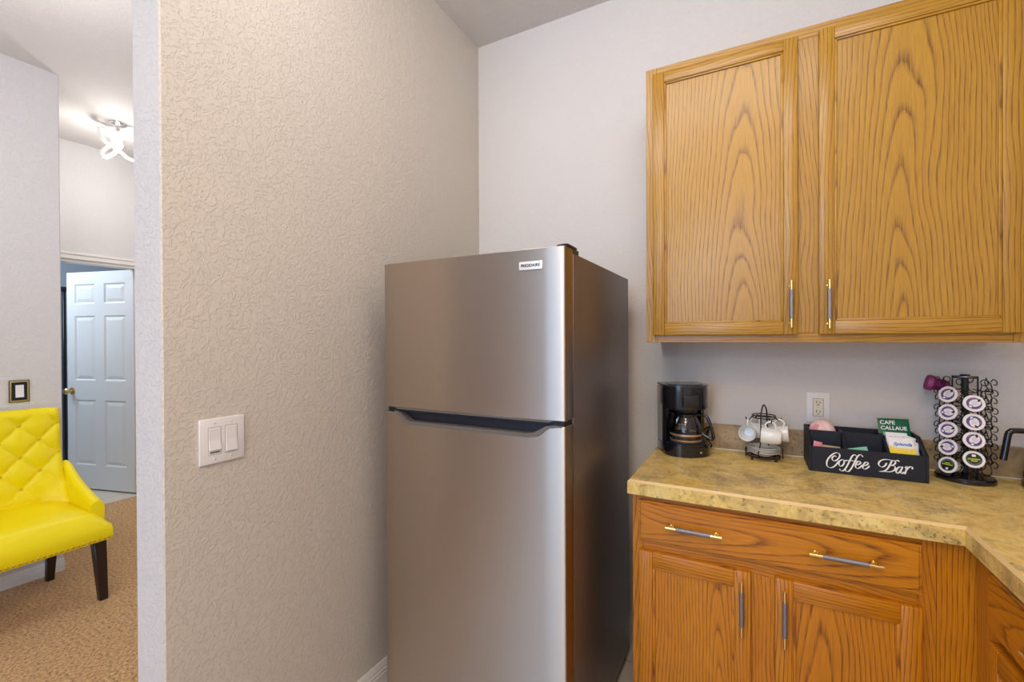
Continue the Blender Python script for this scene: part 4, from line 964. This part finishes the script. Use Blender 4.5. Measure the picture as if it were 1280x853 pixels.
for k in range(4):
    lbz = 'green and black coffee pod at the foot of the column nearest the kettle' if k == 3 else 'purple labelled coffee pod, %s from top in the column nearest the kettle' % (['first', 'second', 'third'][k])
    pod('green_up' if k == 3 else 'purple', col_frame(ang_cols[1], zlev[1][k], .078), 0 if k == 3 else rolls2[k], lbz)
pod('solid', col_frame(ang_cols[7], 1.228, .082), 0, 'plain purple reusable coffee pod sticking out at the top of the carousel')

# ---------------------------------------------------------------- kettle at the edge of the picture
kt = thing('kettle', 'black electric kettle with angular handle at the end of the counter', 'kettle', (.828, 1.965, Z0), math.radians(12))
bm = newbm(); lathe(bm, [(0, 0), (.078, 0), (.082, .004), (.082, .018), (.076, .024), (0, .024)], n=40); obj('power_base', bm, BLACKP, kt, local=True)
bm = newbm(); lathe(bm, [(0, .025), (.074, .025), (.078, .030), (.072, .09), (.060, .150), (.056, .170), (.052, .172), (0, .172)], n=40); obj('body', bm, BLACKM, kt, local=True)
bm = newbm(); lathe(bm, [(.056, .171), (.054, .178), (.03, .186), (.010, .188), (.009, .198), (.013, .204), (.010, .211), (0, .212)], n=32); obj('lid', bm, BLACKP, kt, local=True)
bm = newbm(); tube(bm, spline([(.062, 0, .06), (.095, 0, .07), (.105, 0, .12), (.13, 0, .165), (.155, 0, .17)], 6), [.013]*12+[.009]*13, 10); obj('spout', bm, BLACKM, kt, local=True)
bm = newbm()
hp = [(-.045, 0, .165), (-.065, 0, .178), (-.112, 0, .180), (-.122, 0, .176), (-.128, 0, .166), (-.135, 0, .12), (-.140, 0, .088)]
hs = spline(hp, 6); tube(bm, hs, [.0085]*len(hs), 12); obj('handle', bm, BLACKP, kt, local=True)

# ---------------------------------------------------------------- yellow chair
ych = thing('upholstered_chair', 'bright yellow tufted leather chair with dark legs by the pale wall', 'chair', (-3.345, .805, 0), 0.0)
# local: +x is forward, y along the width
HW = .315
def seat_block(bm):
    nx, ny = 16, 18; x0, x1 = -.25, .305
    t = bmesh.new(); top = []
    for j in range(ny+1):
        for i in range(nx+1):
            u, v = i/nx, j/ny*2-1; x = x0+(x1-x0)*u; y = v*HW
            k = (1-abs(v)**5)*(1-max(0, (u-.55)/.45)**4)
            z = .395 + .085*max(0, k)**.5
            top.append(t.verts.new((x, y*(1-.004*0), z)))
    W = nx+1
    for j in range(ny):
        for i in range(nx): t.faces.new((top[j*W+i], top[j*W+i+1], top[(j+1)*W+i+1], top[(j+1)*W+i]))
    bd = [top[i] for i in range(nx+1)] + [top[j*W+nx] for j in range(1, ny+1)] + [top[ny*W+i] for i in range(nx-1, -1, -1)] + [top[j*W] for j in range(ny-1, 0, -1)]
    prev = bd
    for dz, ins in ((.025, -.004), (.060, -.004), (.078, .004)):
        cur = [t.verts.new((v.co.x - ins*(1 if v.co.x > x1-.01 else (-1 if v.co.x < x0+.01 else 0)), v.co.y - ins*(1 if v.co.y > HW-.01 else (-1 if v.co.y < -HW+.01 else 0)), .395-dz)) for v in bd]
        for k in range(len(bd)): t.faces.new((prev[k], prev[(k+1) % len(bd)], cur[(k+1) % len(bd)], cur[k]))
        prev = cur
    t.faces.new(prev); bmesh.ops.recalc_face_normals(t, faces=t.faces); merge(bm, t)
bm = newbm(); seat_block(bm); seat = obj('seat', bm, YELLOW, ych, local=True, smooth=50)
nb = newbm(); lathe(nb, [(0, .0035), (.0032, .0028), (.0052, .0008), (.0056, 0), (0, 0)], n=10)
np_ = None
def nail(p, rz):
    global np_
    if np_ is None: np_ = obj('nailhead', nb, NAILM, seat, local=True); o = np_
    else: o = np_.copy(); COL.objects.link(o); o.parent = seat
    o.location = p; o.rotation_euler = (0, PI/2, rz)
for k in range(30): nail((.3088, -HW+.012+k*(2*HW-.024)/29, .330), 0)
for k in range(20): nail((.285-k*.026, HW+.0035, .330), PI/2)
# backrest with diamond tufting
def tuft(y, z):
    u = y/.156 + z/.174; v = y/.156 - z/.174
    return (abs(math.sin(PI*u))*abs(math.sin(PI*v)))**.42
YO, ZO = -.0, .912
bm = newbm(); ny, nz = 84, 72; t = bmesh.new(); front = []
zb0, zb1 = .36, 1.0
def back_x(z): return -.235 - (z-.45)*.06
for j in range(nz+1):
    z = zb0+(zb1-zb0)*j/nz
    for i in range(ny+1):
        s = i/ny*2-1; hw = HW-.038
        y = s*hw
        fade = min(1, max(0, (z-.50)/.06)) * min(1, max(0, (.975-z)/.05)) * min(1, max(0, (1-abs(s))/.10))
        pil = .024*((tuft(y-.105, z-ZO)-1)*fade)
        edge = -.030*max(0, (abs(s)-.88)/.12)**2 - .022*max(0, (z-.955)/.045)**2
        sweep = .11*max(0, (.78-z)/.33)**1.7*max(0, (abs(s)-.62)/.38)**1.5 if z < .78 else 0
        front.append(t.verts.new((back_x(z)+.060+pil+edge+sweep, y, z - .012*max(0, (abs(s)-.7)/.3)**2*(1 if z > .9 else 0))))
W = ny+1
for j in range(nz):
    for i in range(ny): t.faces.new((front[j*W+i], front[j*W+i+1], front[(j+1)*W+i+1], front[(j+1)*W+i]))
bd = [front[i] for i in range(W)] + [front[j*W+ny] for j in range(1, nz+1)] + [front[nz*W+i] for i in range(ny-1, -1, -1)] + [front[j*W] for j in range(nz-1, 0, -1)]
back = [t.verts.new((back_x(v.co.z)-.025, v.co.y*.985, v.co.z if v.co.z < .99 else v.co.z-.004)) for v in bd]
for k in range(len(bd)): t.faces.new((bd[k], bd[(k+1) % len(bd)], back[(k+1) % len(bd)], back[k]))
t.faces.new(back); bmesh.ops.recalc_face_normals(t, faces=t.faces); merge(bm, t)
rest = obj('backrest', bm, YELLOW, ych, local=True, smooth=60)
bb = newbm(); lathe(bb, [(0, .005), (.005, .0045), (.0085, .002), (.0095, -.002), (0, -.003)], n=14); bp_ = None
for row in range(-1, 6):
    z = ZO - .087*row
    if z < .5 or z > .97: continue
    off = 0 if row % 2 == 0 else .078
    for k in range(-4, 5):
        y = .105 + k*.156 + off
        if abs(y) > HW*.86: continue
        if bp_ is None: bp_ = obj('tuft_button', bb, YELLOWD, rest, local=True); o = bp_
        else: o = bp_.copy(); COL.objects.link(o); o.parent = rest
        o.location = (back_x(z)+.060-.020, y, z); o.rotation_euler = (0, PI/2, 0)
# sloping arms sweeping from the back down to the front of the seat
for sgn in (-1, 1):
    prof = spline([(-.245, .675, 0), (-.20, .662, 0), (-.13, .625, 0), (-.03, .580, 0), (.09, .540, 0), (.165, .520, 0), (.21, .508, 0)], 5)
    t = bmesh.new(); secs = []
    for i, p in enumerate(prof):
        u = i/(len(prof)-1); wd = .038 + .022*u; yo = HW+.004 - .0*u; zt = p.y; zb = .385; ring = []
        n = 8
        for k in range(n+1): an = PI*k/n; ring.append(t.verts.new((p.x, sgn*(yo-wd/2+wd/2*math.cos(an)), zt-wd*.45+wd*.45*math.sin(an))))
        ring.append(t.verts.new((p.x, sgn*(yo-wd), zb))); ring.append(t.verts.new((p.x, sgn*yo, zb))); secs.append(ring)
    for i in range(len(secs)-1):
        A, B = secs[i], secs[i+1]
        for k in range(len(A)): t.faces.new((A[k], A[(k+1) % len(A)], B[(k+1) % len(B)], B[k]))
    t.faces.new(secs[0]); t.faces.new(secs[-1][::-1]); bmesh.ops.recalc_face_normals(t, faces=t.faces)
    bm = newbm(); merge(bm, t); obj('arm', bm, YELLOW, ych, local=True, smooth=50)
def leg(x0, y0, x1, y1, s0, s1, zt):
    bm = newbm(); t = bmesh.new()
    A = [t.verts.new((x0+dx*s0, y0+dy*s0, zt)) for dx, dy in ((-1, -1), (1, -1), (1, 1), (-1, 1))]; B = [t.verts.new((x1+dx*s1, y1+dy*s1, 0)) for dx, dy in ((-1, -1), (1, -1), (1, 1), (-1, 1))]
    t.faces.new(A); t.faces.new(B[::-1])
    for k in range(4): t.faces.new((A[k], B[k], B[(k+1) % 4], A[(k+1) % 4]))
    bmesh.ops.recalc_face_normals(t, faces=t.faces); bmesh.ops.bevel(t, geom=list(t.edges), offset=.003, segments=1, affect='EDGES'); merge(bm, t)
    obj('leg', bm, LEGM, ych, local=True)
for sgn in (-1, 1):
    leg(.262, sgn*.272, .285, sgn*.282, .027, .018, .325); leg(-.20, sgn*.235, -.232, sgn*.225, .024, .017, .38)

# ---------------------------------------------------------------- hallway ceiling light
lx, ly = -4.09, 1.60
hl = thing('ceiling_light', 'bright white ceiling light with curved glass swirls in the hallway', 'ceiling light', (lx, ly, CZ))
GLOW = plain('glowing_glass', (.9, .88, .84), .3, emit=(1.0, .95, .88), est=2.2); GLASSW = plain('frosted_glass', (.82, .82, .81), .2, emit=(1.0, .96, .9), est=.32)
cx_, cy_ = lx-.013, ly-.031
bm = newbm(); lathe(bm, [(0, 0), (.055, 0), (.053, -.010), (.040, -.020), (.016, -.026), (.010, -.07), (0, -.07)], (cx_, cy_, CZ), 28); obj('canopy', bm, CHROME, hl)
bm = newbm(); lathe(bm, [(0, -.062), (.018, -.066), (.030, -.085), (.031, -.105), (.022, -.125), (.024, -.145), (.030, -.16), (.020, -.185), (0, -.195)], (cx_, cy_, CZ), 24); obj('globe', bm, GLOW, hl)
def at_(p): return [Vector((lx, ly, CZ)) + Vector(q) for q in p]
def swirl(name, pts, r, closed=False):
    bm = newbm(); sp_ = spline(at_(pts), 7, closed); k = len(sp_)
    tube(bm, sp_, r if closed else [r*(.55+.45*math.sin(PI*min(1, (i+2)/k))) for i in range(k)], 10, closed); obj(name, bm, GLASSW, hl)
swirl('glass_swirl', [(-.095, -.109, -.051), (-.092, -.084, -.048), (-.106, -.046, -.069), (-.084, -.035, -.123), (-.05, -.051, -.162), (-.014, -.089, -.175), (-.01, -.121, -.148), (-.042, -.126, -.102)], .0135, True)
swirl('glass_swirl', [(-.034, -.054, -.158), (.006, -.101, -.204), (.026, -.136, -.253), (.025, -.137, -.279), (.027, -.113, -.283), (-.003, -.072, -.244), (-.028, -.04, -.205)], .0135, True)
swirl('glass_swirl', [(-.001, -.06, -.200), (.003, -.035, -.207), (-.002, -.015, -.212), (.047, -.012, -.245), (.125, -.016, -.282), (.216, -.013, -.312), (.269, -.008, -.318)], .0125)
swirl('glass_swirl', [(-.010, -.028, -.112), (-.002, .008, -.095), (.003, .034, -.092), (.016, .063, -.09), (.034, .084, -.077), (.06, .12, -.09), (.10, .15, -.12)], .0125)
lamp('hallway_light_bulb', 'POINT', (cx_, cy_, CZ-.34), 13, (1.0, .98, .95), .06)
